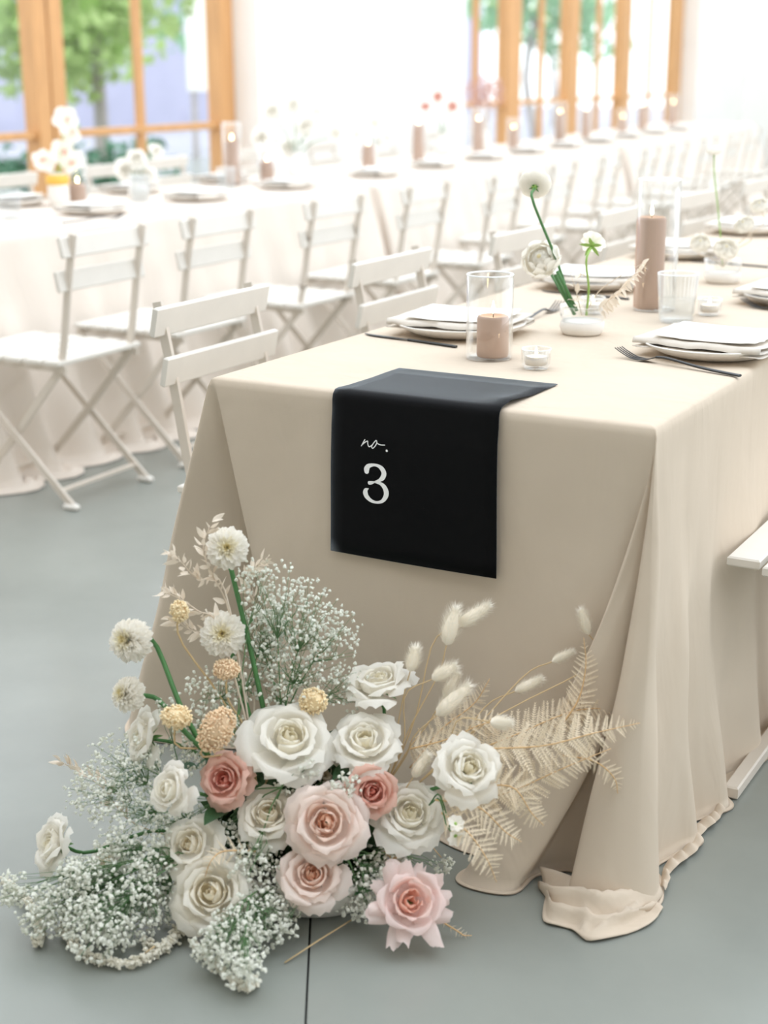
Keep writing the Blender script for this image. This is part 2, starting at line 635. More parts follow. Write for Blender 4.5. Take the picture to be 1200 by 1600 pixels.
# main table: left side (hidden), left front corner, front, right front corner, right side
ML = 5.2
r_ = np.random.default_rng(5)
keys = []
keys += side_keys(0, ML, 0, .45, 22, .02, .09, (-1, 0), .03, r_)
keys += [
    (0, .22, -.17, .30, 1.1, .03, 1),
    (0, .08, -.25, .24, 1.05, .008, 1),
    (0, .00, -.305, .165, 1.0, .006, .6),
    (0, .00, -.292, .105, 1.0, .006, .6),
    (0, .00, -.258, .030, 1.0, .006, .5),
    (0, .00, -.205, .012, 1.0, .008, .5),
    (0, .00, -.060, .055, 1.0, .02, .5),
    (0.00, .00, .120, .135, 1.0, .01, .3),
    (0.002, .00, .225, .130, 1.0, .01, .2),
    (0.006, .00, .235, .070, 1.0, .01, .2),
    (0.010, .00, .180, .000, 1.0, .01, .2),
    (0.020, .00, .200, -.022, 1.0, .02, .3),
    (.11, .00, .235, -.028, 1.2, .02, .3),
    (.22, .00, .270, -.030, 1.3, .02, .3),
    (.34, .00, .370, -.040, 1.5, .02, .3),
    (.45, .00, .470, -.055, 2.6, .008, .3),
    (.56, .00, .570, -.085, 3.2, .008, .3),
    (.68, .00, .690, -.070, 2.6, .008, .3),
    (.78, .00, .775, -.030, 1.8, .01, .3),
    (TW - .015, .00, .790, .010, 1.3, .01, .2),
    (TW, .00, .740, -.030, 1.3, .01, .2),
    (TW, .00, .618, -.120, 1.45, .008, .3),
    (TW, .00, .598, -.172, 1.55, .008, .4),
    (TW, .00, .632, -.188, 1.9, .008, .4),
    (TW, .00, .690, -.172, 2.9, .008, .5),
    (TW, .00, .700, -.105, 2.6, .008, .5),
    (TW, .00, .745, -.060, 2.0, .008, .5),
    (TW, .00, .800, -.070, 1.6, .008, .6),
    (TW, .00, .775, -.125, 1.6, .008, .8),
    (TW, .00, .785, -.160, 1.5, .008, .8),
    (TW, .00, .840, -.168, 1.2, .008, .8),
    (TW, .00, .890, -.135, 1.0, .008, .8),
    (TW, .00, .908, -.085, 1.0, .008, 1),
    (TW, .00, .885, -.020, 1.0, .008, 1),
    (TW, .008, .862, .008, 1.0, .008, 1),
    (TW, .06, .885, .085, 1.3, .008, 1.2),
    (TW, .11, .905, .135, 1.5, .008, 1.2),
    (TW, .16, .868, .190, 1.6, .008, 1.2),
    (TW, .21, .890, .240, 1.8, .008, 1.2),
    (TW, .27, .912, .290, 1.9, .008, 1),
    (TW, .33, .872, .345, 1.9, .008, 1),
]
keys += side_keys(TW, .40, TW, ML, 40, .020, .05, (1, 0), .012, r_, 1.9)
keys += side_keys(TW - .05, ML, .05, ML, 6, .02, .06, (0, 1), .03, r_)
keys += [keys[0]]
main_cloth = cloth('tablecloth', keys, 0, TW, 0, ML, TZ, M_linen, 'long sand-coloured linen tablecloth on the front table, pooling at its right front corner', per=9, rows=40, seed=1)


def plain_cloth(W, L, label, seed, loc, rotz, rx=.24):
    r = np.random.default_rng(seed)
    k = []
    k += side_keys(-W, L - .12, -W, .12, 16, .03, .12, (-1, 0), .04, r)
    k += [(-W, .0, -W - .22, .04, 1, .05, 1), (-W, 0, -W - .06, -.02, 1, .05, 1), (-W, 0, -W + .03, -.06, 1, .03, 1)]
    k += side_keys(-W + .12, 0, -.12, 0, 7, .015, .03, (0, -1), .02, r)
    k += [(0, 0, -.02, -.07, 1, .03, 1), (0, 0, .06, -.01, 1, .03, 1), (0, 0, .20, -.04, 1, .06, 1), (0, .03, .24, .07, 1, .05, 1)]
    k += side_keys(0, .15, 0, L - .15, int(L / .11), .035, rx, (1, 0), .06, r, 1.15)
    k += [(0, L - .03, .24, L - .05, 1, .05, 1), (0, L, .19, L + .03, 1, .03, 1), (0, L, .05, L + .01, 1, .03, 1), (0, L, -.02, L + .06, 1, .03, 1)]
    k += side_keys(-.12, L, -W + .12, L, 7, .015, .03, (0, 1), .02, r)
    k += [(-W, L, -W + .03, L + .06, 1, .03, 1), (-W, L, -W - .06, L + .02, 1, .05, 1), (-W, L, -W - .2, L - .05, 1, .05, 1)]
    k += [k[0]]
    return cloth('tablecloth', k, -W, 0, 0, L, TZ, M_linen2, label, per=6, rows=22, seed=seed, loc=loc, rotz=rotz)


T1X = -2.03
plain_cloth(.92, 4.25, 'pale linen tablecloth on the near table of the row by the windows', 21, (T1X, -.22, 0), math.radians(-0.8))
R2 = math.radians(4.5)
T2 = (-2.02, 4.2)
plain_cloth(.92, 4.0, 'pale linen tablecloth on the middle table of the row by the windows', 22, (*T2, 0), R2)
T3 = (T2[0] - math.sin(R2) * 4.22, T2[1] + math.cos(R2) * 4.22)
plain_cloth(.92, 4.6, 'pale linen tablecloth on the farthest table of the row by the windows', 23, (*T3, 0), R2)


def on2(x, y):
    """a point on the angled second/third table row: x across (0 = room edge, negative to the windows), y along"""
    return (T2[0] + x * math.cos(R2) - y * math.sin(R2), T2[1] + x * math.sin(R2) + y * math.cos(R2))


# ------------------------------------------------------------------ folding bistro chairs
M_chair = mat('cream_paint', srgb(224, 219, 211), 0.5, var=0.03, vscale=12, bump=.03, bscale=120)
M_frame = mat('cream_metal', srgb(214, 204, 192), 0.45)
M_foot = mat('white_rubber', srgb(240, 236, 230), 0.7)


def chair(label, loc, rotz):
    t = thing('folding_chair', label, 'chair', loc, (0, 0, rotz), group='cream folding bistro chairs')
    ux, lx = .165, .186
    for s in (-1, 1):
        m = MB()
        P = [(s * ux, -.262, .83), (s * ux, -.235, .70), (s * ux, -.205, .52), (s * ux, -.185, .43), (s * ux, .0, .22), (s * ux, .19, .02)]
        for a, b in zip(P[:-1], P[1:]):
            d = (Vector(b) - Vector(a)).normalized() * .004
            m.bar(Vector(a) - d, Vector(b) + d, .009, .022, up=(0, .8, .6))
        m.build('back_upright', M_frame, t, False)
        m = MB()
        m.bar((s * lx, .225, .437), (s * lx, -.195, .03), .009, .022, up=(0, -.7, .7))
        m.bar((s * lx, -.192, .033), (s * lx, -.215, .012), .010, .022, up=(0, 0, 1))
        lg = m.build('cross_leg', M_frame, t, False)
        f = MB()
        f.bar((s * lx, -.185, .011), (s * lx, -.235, .011), .020, .020, bev=.006)
        f.build('foot_cap', M_foot, t, False)
        f = MB()
        f.bar((s * ux, .175, .011), (s * ux, .22, .011), .020, .020, bev=.006)
        f.build('foot_cap', M_foot, t, False)
        m = MB().bar((s * (lx - .012), -.215, .432), (s * (lx - .012), .235, .440), .009, .020)
        m.build('seat_rail', M_frame, t, False)
    MB().bar((-lx, -.17, .055), (lx, -.17, .055), .018, .008).build('stretcher', M_frame, t, False)
    MB().bar((-ux, .155, .055), (ux, .155, .055), .018, .008).build('stretcher', M_frame, t, False)
    sl = MB().box((0, 0, 0), (.20, .029, .008), bev=.003).mesh('seat_slat', M_chair, False)
    for k in range(6):
        ob('seat_slat', sl, t, (0, -.178 + k * .076, .452))
    bs = MB().box((0, 0, 0), (.205, .0065, .031), bev=.003).mesh('back_slat', M_chair, False)
    for z, y in ((.797, -.245), (.697, -.224)):
        ob('back_slat', bs, t, (0, y, z), (math.radians(-12), 0, 0))
    return t


c0 = chair('cream folding chair nearest us on the left, back towards us at the near linen table', (-1.63, 1.40, 0), math.radians(91))
LCH = [
    ((-1.62, 1.98), 'second cream folding chair from the left edge, back towards us at the near linen table', 90),
    ((-1.60, 2.70), 'third cream folding chair from the left edge, standing beside the gap between two tablecloths', 89),
    ((-1.60, 3.42), 'fourth cream folding chair of the left row, behind the front table\'s nearest chair backs', 90),
    ((-1.56, 4.10), 'fifth cream folding chair of the left row, in front of the second tablecloth\'s corner', 93),
]
for (x, y), lb, a in LCH:
    copy_thing(c0, (x, y, 0), math.radians(a), lb)
ORD = ['first', 'second', 'third', 'fourth', 'fifth', 'sixth', 'seventh', 'eighth']
for k in range(8):
    x, y = on2(.42, .75 + k * .78 + .05 * (k % 3))
    copy_thing(c0, (x, y, 0), math.radians(94 + (k % 3) * 1.5), f'{ORD[k]} blurred cream chair from the near end, room side of the far linen tables')
FCH = [(-3.22, 3.22, 'cream chair back behind the near linen table, in front of the wide window post'),
       (-3.28, 4.06, 'cream chair back behind the near linen table, under the thin window mullion'),
       (-3.24, 2.3, 'cream chair behind the near linen table at the left picture edge')]
for x, y, lb in FCH:
    copy_thing(c0, (x, y, 0), math.radians(-92), lb)
for k in range(6):
    x, y = on2(-1.32, .6 + k * .95)
    copy_thing(c0, (x, y, 0), math.radians(-86), f'{ORD[k]} cream chair from the near end, window side of the far linen tables')
ACH = [(-.07, .455, -90, 'cream folding chair whose two wide back slats show beside the front table\'s left corner'),
       (-.08, 1.265, -90, 'cream folding chair with its back showing just behind the left stoneware plate'),
       (-.05, 2.02, -92, 'cream folding chair behind the short candle cylinder, third along the front table'),
       (-.03, 2.80, -90, 'cream folding chair seen behind the tall glass cylinder on the front table'),
       (-.03, 3.62, -94, 'cream folding chair back above the rear bud vase on the front table'),
       (-.02, 4.42, -90, 'cream folding chair back at the right picture edge behind the front table')]
for x, y, a, lb in ACH:
    copy_thing(c0, (x, y, 0), math.radians(a), lb)
bn = thing('slatted_bench', 'cream slatted bench tucked against the right side of the front table', 'bench', (.86, .36, 0))
sl = MB().box((0, 0, 0), (.030, .80, .009), bev=.003).mesh('seat_slat', M_chair, False)
for k in range(5):
    ob('seat_slat', sl, bn, (.030 + k * .072, .80 - .03 * (k > 0), .443))
for yy in (.30, 1.35):
    for xx in (.06, .30):
        MB().bar((xx, yy, .43), (xx, yy, .02), .022, .022, up=(0, 1, 0)).build('leg', M_frame, bn, False)
    MB().bar((.02, yy, .425), (.34, yy, .425), .022, .018).build('cross_rail', M_frame, bn, False)
for xx in (.045, .30):
    MB().box((xx, .80, .014), (.014, .84, .012), bev=.003).build('foot_rail', M_frame, bn, False)

# crumpled end of the tablecloth lying on the floor at the right front corner
base = catmull([(.715, -.120), (.77, -.125), (.83, -.13), (.88, -.10), (.900, -.05)], 30)
edge = catmull([(.742, -.160), (.775, -.232), (.822, -.226), (.866, -.246), (.915, -.172), (.918, -.10)], 30)
G = []
r_ = np.random.default_rng(8)
for i in range(22):
    v = i / 21
    row = []
    for j in range(30):
        u = j / 29
        p = base[j] * (1 - v) + edge[j] * v
        c1 = v - .36 - .14 * math.sin(u * 4.4 + .4)           # long roll across
        f1 = max(0, 1 - abs(c1) / .17) ** .8 * .040 * (.25 + math.sin(math.pi * u) ** 1.1)
        c2 = v - .74 + .30 * (u - .35)                          # second fold towards the tip
        f2 = max(0, 1 - abs(c2) / .12) ** .7 * .026 * math.sin(math.pi * min(1, .15 + u * .9)) ** .5
        c3 = u - .22 - .34 * v                                   # diagonal pinches
        f3 = max(0, 1 - abs(c3) / .075) * .030 * math.sin(math.pi * v)
        c4 = u - .86 + .30 * v
        f4 = max(0, 1 - abs(c4) / .07) * .028 * math.sin(math.pi * v)
        c5 = u - .55 - .10 * math.sin(v * 6)
        f5 = max(0, 1 - abs(c5) / .05) * .016 * math.sin(math.pi * min(1, v * 1.3)) ** 2
        z = .004 + max(f1, f2, f3, f4, f5) + .12 * max(0, .22 - v) + .003 * abs(math.sin(u * 17)) * v
        row.append((p[0] + .006 * math.sin(v * 9 + u * 5), p[1] + .004 * math.sin(u * 11), z))
    G.append(row)
pu = MB().grid(G, flip=True).build('crumpled_hem', M_linen, main_cloth)
sm_ = pu.modifiers.new('thick', 'SOLIDIFY')
sm_.thickness = .0016

# frilled edge of the hem lying on the floor along the right side
G = []
line = catmull([(.912, -.050), (.893, .03), (.902, .10), (.893, .18), (.905, .24), (.897, .30), (.885, .36)], 90)
for i in range(7):
    v = i / 6
    row = []
    for j in range(90):
        t = j / 89
        wv = math.sin(j * .41) + .7 * math.sin(j * .87 + 1)
        w = (.026 + .0035 * wv) * math.sin(math.pi * min(1, .08 + t * .95)) ** .6
        row.append((line[j][0] - .012 + w * v, line[j][1] - .010 * v, .004 + .013 * math.sin(math.pi * v) * (0.6 + .4 * math.sin(j * .9)) + .003 * (wv + 1.7) * v))
    G.append(row)
fr = MB().grid(G, flip=False).build('hem_frill', M_linen, main_cloth)
# ------------------------------------------------------------------ runner with the table number
M_black = mat('black_linen', srgb(6, 6, 8), 0.56, var=0.08, vscale=60, bump=.15, bscale=800, spec=0.12)
_p = M_black.node_tree.nodes['Principled BSDF']
_p.inputs['Sheen Weight'].default_value = .55
_p.inputs['Sheen Roughness'].default_value = .25
_p.inputs['Sheen Tint'].default_value = (.80, .90, 1, 1)
M_ink = mat('pale_grey_print', srgb(250, 250, 250), 0.7)
rt = thing('table_runner', 'black cloth table number draped over the front edge, white script and a large 3', 'table sign', (.42, 0, TZ))
prof = [(.222, .0025), (.17, .003), (.12, .0025), (.07, .0035), (.035, .004), (.012, .0045), (0, .0035), (-.007, -.003), (-.0095, -.012), (-.010, -.03)] + [(-.0120 - .003 * math.sin(k * .5) * .5 - .0006 * k, -.03 - k * .0253) for k in range(1, 11)]
G = []
for i, (y, z) in enumerate(prof):
    row = []
    for j in range(13):
        u = j / 12
        xl = -.156 - (.004 if i > 10 else 0) * (i - 10) / 10 + (.004 if i < 5 else 0)
        xr = .158 + (.004 if i > 10 else 0) * (i - 10) / 10 + .004 * (1 - min(i, 6) / 6)
        lift = 0
        if i <= 6:      # a small buckle near the right edge
            lift = .0075 * math.exp(-((u - .97) / .10) ** 2) * math.exp(-((y - .045) / .03) ** 2)
        row.append((xl + (xr - xl) * u, y + (.003 * math.sin(u * 3.1) if i > 9 else 0) * -1, z + lift))
    G.append(row)
mb = MB().grid(G, flip=False)
rc = mb.build('runner_cloth', M_black, rt)
sm = rc.modifiers.new('thick', 'SOLIDIFY')
sm.thickness = .0012
sm.offset = 0


def runner_y(z, x):
    k = (-.03 - z) / .0253
    return -.0120 - .0015 * math.sin(k * .5) - .0006 * k - .0014 - .003 * math.sin((x + .156) / .314 * 3.1)


def ribbon(mb, pts):
    """flat printed stroke through (x, z, half width)"""
    P = catmull(np.array(pts, float), max(12, len(pts) * 6))
    d = np.gradient(P[:, :2], axis=0)
    d /= np.linalg.norm(d, axis=1)[:, None]
    n = np.stack([-d[:, 1], d[:, 0]], 1)
    A = P[:, :2] + n * P[:, 2:3]
    B = P[:, :2] - n * P[:, 2:3]
    mb.grid(np.stack([np.column_stack([A[:, 0], np.array([runner_y(z, x) for x, z in A]), A[:, 1]]), np.column_stack([B[:, 0], np.array([runner_y(z, x) for x, z in B]), B[:, 1]])], 1))
    for q in (P[0], P[-1]):
        disc(mb, q[0], q[1], q[2])


def disc(mb, x, z, r):
    v = [(x + r * math.cos(a), runner_y(z + r * math.sin(a), x + r * math.cos(a)), z + r * math.sin(a)) for a in np.linspace(0, 2 * math.pi, 15)[:-1]]
    mb.add(v, [tuple(range(14))])


three = [(0.336, 0.6314, 0.0047), (0.3363, 0.6357, 0.0051), (0.3403, 0.6411, 0.0039), (0.3502, 0.6442, 0.0024), (0.3596, 0.6433, 0.0029), (0.3669, 0.6386, 0.0043), (0.3702, 0.6315, 0.0047), (0.3673, 0.6236, 0.0043), (0.3605, 0.6181, 0.0026), (0.3521, 0.6149, 0.0012)]
low = [(0.3521, 0.6141, 0.0012), (0.3636, 0.613, 0.0029), (0.3714, 0.6072, 0.0043), (0.3748, 0.5982, 0.0048), (0.3724, 0.5894, 0.0041), (0.3656, 0.5818, 0.0029), (0.3551, 0.5787, 0.0022), (0.3446, 0.5804, 0.0031), (0.3362, 0.5864, 0.0043), (0.3333, 0.5927, 0.0047), (0.3347, 0.5981, 0.0035), (0.3394, 0.6009, 0.0008)]
barp = [(0.3416, 0.6114, 0.0033), (0.3458, 0.6124, 0.0029), (0.3521, 0.6145, 0.0012)]
nos = [[(0.3253, 0.6743), (0.3287, 0.6803), (0.3322, 0.6859)],
       [(0.3269, 0.6764), (0.3322, 0.6812), (0.3375, 0.6841), (0.3379, 0.68), (0.3395, 0.6755), (0.3421, 0.6749), (0.3468, 0.6787)],
       [(0.3536, 0.6869), (0.3489, 0.6813), (0.3457, 0.6753), (0.3478, 0.6728), (0.352, 0.6765), (0.3557, 0.683), (0.3552, 0.6866), (0.3536, 0.6869)],
       [(0.3552, 0.6839), (0.3588, 0.6815), (0.364, 0.6805), (0.3712, 0.6811)]]
sh = lambda P: [(p[0] - .42, p[1] - TZ, p[2] if len(p) > 2 else .00085) for p in P]
l3 = MB()
for s_ in (three, low, barp):
    ribbon(l3, sh(s_))
l3.build('numeral', M_ink, rt, False)
l4 = MB()
for s_ in nos:
    ribbon(l4, sh(s_))
disc(l4, .3753 - .42, .6718 - TZ, .0021)
l4.build('script_lettering', M_ink, rt, False)

# ------------------------------------------------------------------ tableware
M_stone = mat('speckled_stoneware', srgb(238, 234, 228), 0.45, var=.04, vscale=90, spec=.5)
M_napkin = mat('oat_napkin', srgb(226, 219, 210), 0.9, bump=.15, bscale=700, spec=.1)
M_card = mat('cotton_card', srgb(246, 243, 238), 0.85, bump=.05, bscale=300)
M_cut = mat('matt_black_steel', srgb(26, 26, 28), 0.35, spec=.6)
M_cand = mat('dusty_rose_wax', srgb(207, 174, 154), 0.5, var=.03, vscale=14, transl=.12)
M_wax = mat('white_wax', srgb(248, 240, 230), 0.5, transl=.2)
M_flame = mat('flame', (1, .8, .45), emit=((1.0, .78, .42), 14))
M_wick = mat('wick', srgb(60, 50, 44), .9)
M_glass = glass_mat('clear_glass', tint=(.985, .99, .99), gloss=1.0, edge=.85, base=.05, power=2.6)
M_rib = glass_mat('ribbed_glass', tint=(.95, .96, .965), gloss=1.0, edge=.8, base=.08)
M_water = glass_mat('water', tint=(.985, .99, .99), gloss=.9, edge=.3, base=.02)
M_bowl = mat('matt_white_ceramic', srgb(236, 232, 226), 0.6, bump=.04, bscale=200)


def noise2(x, y, s):
    return math.sin(x * 3.1 + s) * math.cos(y * 2.7 + s * 1.7) + .5 * math.sin(x * 6.7 + y * 5.1 + s * .6)


def plate_mesh():
    p = [(0, 0), (.085, 0), (.105, .006), (.128, .017), (.136, .0225), (.137, .0245), (.135, .0255), (.126, .021), (.10, .010), (.08, .006), (0.0005, .006)]
    return MB().lathe(p, 48, cap0=False).mesh('plate', M_stone)


def napkin_mesh(seed):
    r = np.random.default_rng(seed)
    mb = MB()
    # a cloth folded over itself: profile across (y), several layers, extruded along x with waves
    W, D, nx = .255, .19, 26
    prof = []
    for L in range(3):
        z = .010 + L * .0085
        ys = np.linspace(-D / 2, D / 2, 9)
        if L % 2:
            ys = ys[::-1]
        for y in ys:
            prof.append((y * (1 - .03 * L), z))
    prof = np.array(prof)
    G = []
    for i in range(nx):
        u = i / (nx - 1)
        x = (u - .5) * W
        row = []
        for j, (y, z) in enumerate(prof):
            yy = y + .004 * math.sin(9 * x * 6 + seed + j * .12) + .002 * noise2(x * 20, y * 20, seed)
            sag = -.012 * max(0, (abs(x) - .10) / .05) * .4 + .0022 * noise2(x * 22, y * 14 + j * .11, seed + 2)
            lift = .010 * max(0, (abs(x) - .10) / .04)
            zz = z + .020 * max(0, abs(x) - .075) + sag * .3 + max(0, abs(y) - .075) * .12
            row.append((x, yy, zz + .004))
        G.append(row)
    mb.grid(G)
    return mb.mesh('napkin', M_napkin)


def card_mesh(seed):
    # deckle-edged card
    r = np.random.default_rng(seed)
    W, D, n = .105, .085, 14
    G = []
    for i in range(n):
        u = -1 + 2 * i / (n - 1)
        row = []
        for j in range(n):
            v = -1 + 2 * j / (n - 1)
            e = 1 + .012 * r.normal() * (max(abs(u), abs(v)) == 1)
            rr = 1 - .06 * (abs(u) ** 4) * (abs(v) ** 4)
            row.append((u * W * e * rr, v * D * e * rr, .0005 + .0035 * u * u + .003 * v * v * (1 if v > 0 else .2)))
        G.append(row)
    return MB().grid(G).mesh('menu_card', M_card)


PLATE, NAPK, CARD = plate_mesh(), [napkin_mesh(s) for s in (1, 4, 9)], [card_mesh(2), card_mesh(5)]


def setting(x, y, rz, where, k=0, z=TZ, card=True, group='place settings'):
    s1 = ob('dinner_plate', PLATE, None, (x, y, z + .001), None, label='cream stoneware plate ' + where, category='plate', group='stoneware plates')
    n = ob('napkin', NAPK[k % 3], None, (x, y, z + .0015), (0, 0, rz), label='oat linen napkin ' + where, category='napkin', group='linen napkins')
    sm_ = n.modifiers.new('thick', 'SOLIDIFY')
    sm_.thickness = .0022
    if card:
        c = ob('menu_card', CARD[k % 2], None, (x + .006, y - .002, z + .038), (0, 0, rz + .06), label='white menu card ' + where, category='card', group='menu cards')
        s_ = c.modifiers.new('thick', 'SOLIDIFY')
        s_.thickness = .0012


def cutlery_strip(mb, pts, w, th):
    """flat bar through pts (x along), half widths w, half thickness th"""
    top, bot = [], []
    P = catmull(np.array(pts), 20)
    Wd = np.interp(np.linspace(0, 1, 20), np.linspace(0, 1, len(w)), w)
    G = []
    for p, ww in zip(P, Wd):
        G.append([(p[0], p[1] - ww, p[2]), (p[0], p[1] - ww * .5, p[2] + th), (p[0], p[1] + ww * .5, p[2] + th), (p[0], p[1] + ww, p[2]), (p[0], p[1] + ww * .5, p[2] - th), (p[0], p[1] - ww * .5, p[2] - th), (p[0], p[1] - ww, p[2])])
    mb.grid(G, flip=True)
    for e in (G[0], G[-1]):
        mb.add(e[:6], [tuple(range(6))])


def fork(label, loc, rz):
    t = thing('fork', label, 'fork', loc, (0, 0, rz), group='black forks')
    t.scale = (1.13, 1.1, 1.0)
    m = MB()
    cutlery_strip(m, [(0, 0, .0035), (.07, 0, .006), (.14, 0, .013), (.165, 0, .012)], [.0055, .0045, .0034, .0028], .0022)
    m.build('handle', M_cut, t)
    m = MB()
    cutlery_strip(m, [(.163, 0, .0125), (.180, 0, .006), (.197, 0, .0035)], [.0028, .0085, .0115], .0011)
    m.build('head', M_cut, t)
    tn = MB()
    cutlery_strip(tn, [(.195, 0, .0036), (.212, 0, .005), (.232, 0, .0125), (.245, 0, .019)], [.0019, .0019, .0017, .0009], .0009)
    tm = tn.mesh('tine', M_cut)
    for k in range(4):
        ob('tine', tm, t, (0, -.0093 + .0062 * k, 0))
    return t


def knife(label, loc, rz):
    t = thing('knife', label, 'knife', loc, (0, 0, rz), group='black knives')
    m = MB()
    cutlery_strip(m, [(0, 0, .003), (.06, 0, .0032), (.125, 0, .003)], [.0045, .0042, .0038], .0024)
    m.build('handle', M_cut, t)
    m = MB()
    cutlery_strip(m, [(.123, 0, .003), (.17, .001, .003), (.22, .001, .0025), (.245, -.003, .0025)], [.0038, .0075, .0078, .0012], .0009)
    m.build('blade', M_cut, t)
    return t


setting(.192, .628, math.radians(3), 'at the front table\'s left end, behind the black knife', 0)
setting(.730, .640, math.radians(-6), 'at the front table\'s right side, behind the black fork', 1)
setting(.180, 1.40, math.radians(4), 'partly hidden behind the front bud vase', 2)
setting(.165, 2.12, math.radians(2), 'third along the left side of the front table', 0)
setting(.705, 1.37, math.radians(-4), 'second along the right side of the front table', 1)
setting(.160, 2.85, 0, 'fourth along the left side of the front table', 2)
setting(.69, 2.1, math.radians(-4), 'third along the right side of the front table', 0)
kn = knife('black knife lying on the cloth in front of the left plate', (.262, .468, TZ), math.radians(168))
fk = fork('black fork lying on the cloth in front of the right plate', (.840, .440, TZ), math.radians(161.5))
copy_thing(fk, (.254, .759, TZ), math.radians(92), 'black fork half hidden behind the short candle cylinder')
copy_thing(kn, (.336, 1.235, TZ), math.radians(171), 'black knife beside the plate behind the front bud vase')
copy_thing(fk, (.86, 1.16, TZ), math.radians(158), 'black fork at the right picture edge beyond the right plate')
copy_thing(kn, (.47, 1.98, TZ), math.radians(170), 'black knife behind the tall glass cylinder')


def cylinder_candle(label_g, label_c, loc, r, h, cr, ch, off, group=None, flame=True):
    g = thing('glass_cylinder', label_g, 'candle holder', loc, group='glass candle cylinders')
    p = [(0.0005, .004), (r - .004, .004), (r - .003, .008), (r - .0025, h - .001), (r - .0012, h), (r, h - .001), (r, .006), (r - .002, .001), (0.0005, 0)]
    MB().lathe(p, 40, cap0=False).build('wall', M_glass, g)
    rim = MB().lathe([(r - .0028, h - .0015), (r - .0026, h + .0006), (r - .0008, h + .0012), (r + .0004, h + .0002), (r + .0002, h - .0015)], 40, cap0=False)
    rim.build('rim', M_rimglass, g)
    c = thing('pillar_candle', label_c, 'candle', (loc[0] + off[0], loc[1] + off[1], loc[2] + .0045), group='dusty rose pillar candles')
    pr = [(cr - .002, 0), (cr, .003), (cr, ch - .006), (cr - .002, ch - .001), (cr - .005, ch), (cr - .008, ch - .003), (.006, ch - .006), (.0005, ch - .006)]
    MB().lathe(pr, 36).build('wax', M_cand, c)
    MB().tube([(0, 0, ch - .007), (.0006, 0, ch + .008)], .0009, 6).build('wick', M_wick, c)
    if flame:
        MB().lathe([(.0004, ch + .003), (.0032, ch + .009), (.0036, ch + .013), (.0022, ch + .020), (.0004, ch + .028)], 14).build('flame', M_flame, c)
    return g, c


M_rimglass = mat('glass_rim', srgb(238, 240, 240), 0.15, spec=.8)
cylinder_candle('short clear glass cylinder on the front table, behind the black table sign', 'short dusty rose pillar candle inside the short glass cylinder', (.366, .399, TZ), .0445, .160, .0305, .078, (.006, .003))
cylinder_candle('tall clear glass cylinder behind the front bud vase', 'tall dusty rose pillar candle inside the tall glass cylinder', (.440, 1.121, TZ), .0480, .292, .0330, .205, (-.013, -.008))


def tealight(label, loc):
    t = thing('tealight_holder', label, 'candle holder', loc, group='glass tealight holders')
    p = [(.0005, .008), (.019, .008), (.0215, .012), (.0245, .036), (.026, .0375), (.0275, .036), (.0262, .010), (.022, .001), (.0005, 0)]
    MB().lathe(p, 64, flute=.0012, nfl=20, cap0=False).build('cup', M_rib, t)
    MB().lathe([(.0262, .0362), (.0255, .0382), (.0272, .0385), (.0278, .0368)], 40, cap0=False).build('rim', M_rimglass, t)
    MB().lathe([(.0195, .0085), (.0195, .024), (.017, .0235), (.0005, .0225)], 28).build('wax', M_wax, t)
    MB().lathe([(.0004, .024), (.0028, .028), (.0026, .033), (.0004, .041)], 12).build('flame', M_flame, t)
    return t


t0 = tealight('ribbed glass tealight at the right of the short candle cylinder', (.487, .345, TZ))
copy_thing(t0, (.338, 1.00, TZ), 0, 'ribbed glass tealight behind the front bud vase')
copy_thing(t0, (.575, 1.10, TZ), 0, 'ribbed glass tealight to the right of the ribbed tumbler')


def tumbler(label, loc, water=True):
    t = thing('ribbed_tumbler', label, 'glass', loc, group='ribbed water tumblers')
    p = [(.0005, .006), (.032, .006), (.0345, .012), (.0418, .104), (.0430, .1055), (.0445, .104), (.0375, .010), (.034, .001), (.0005, 0)]
    MB().lathe(p, 120, flute=.0022, nfl=30, cap0=False).build('glass_wall', M_rib, t)
    MB().lathe([(.042, .1045), (.0425, .1065), (.0440, .1065), (.0447, .1045)], 40, cap0=False).build('rim', M_rimglass, t)
    MB().lathe([(.031, .0065), (.034, .012), (.0375, .052), (.0005, .052)], 40).build('water', M_water, t)
    return t


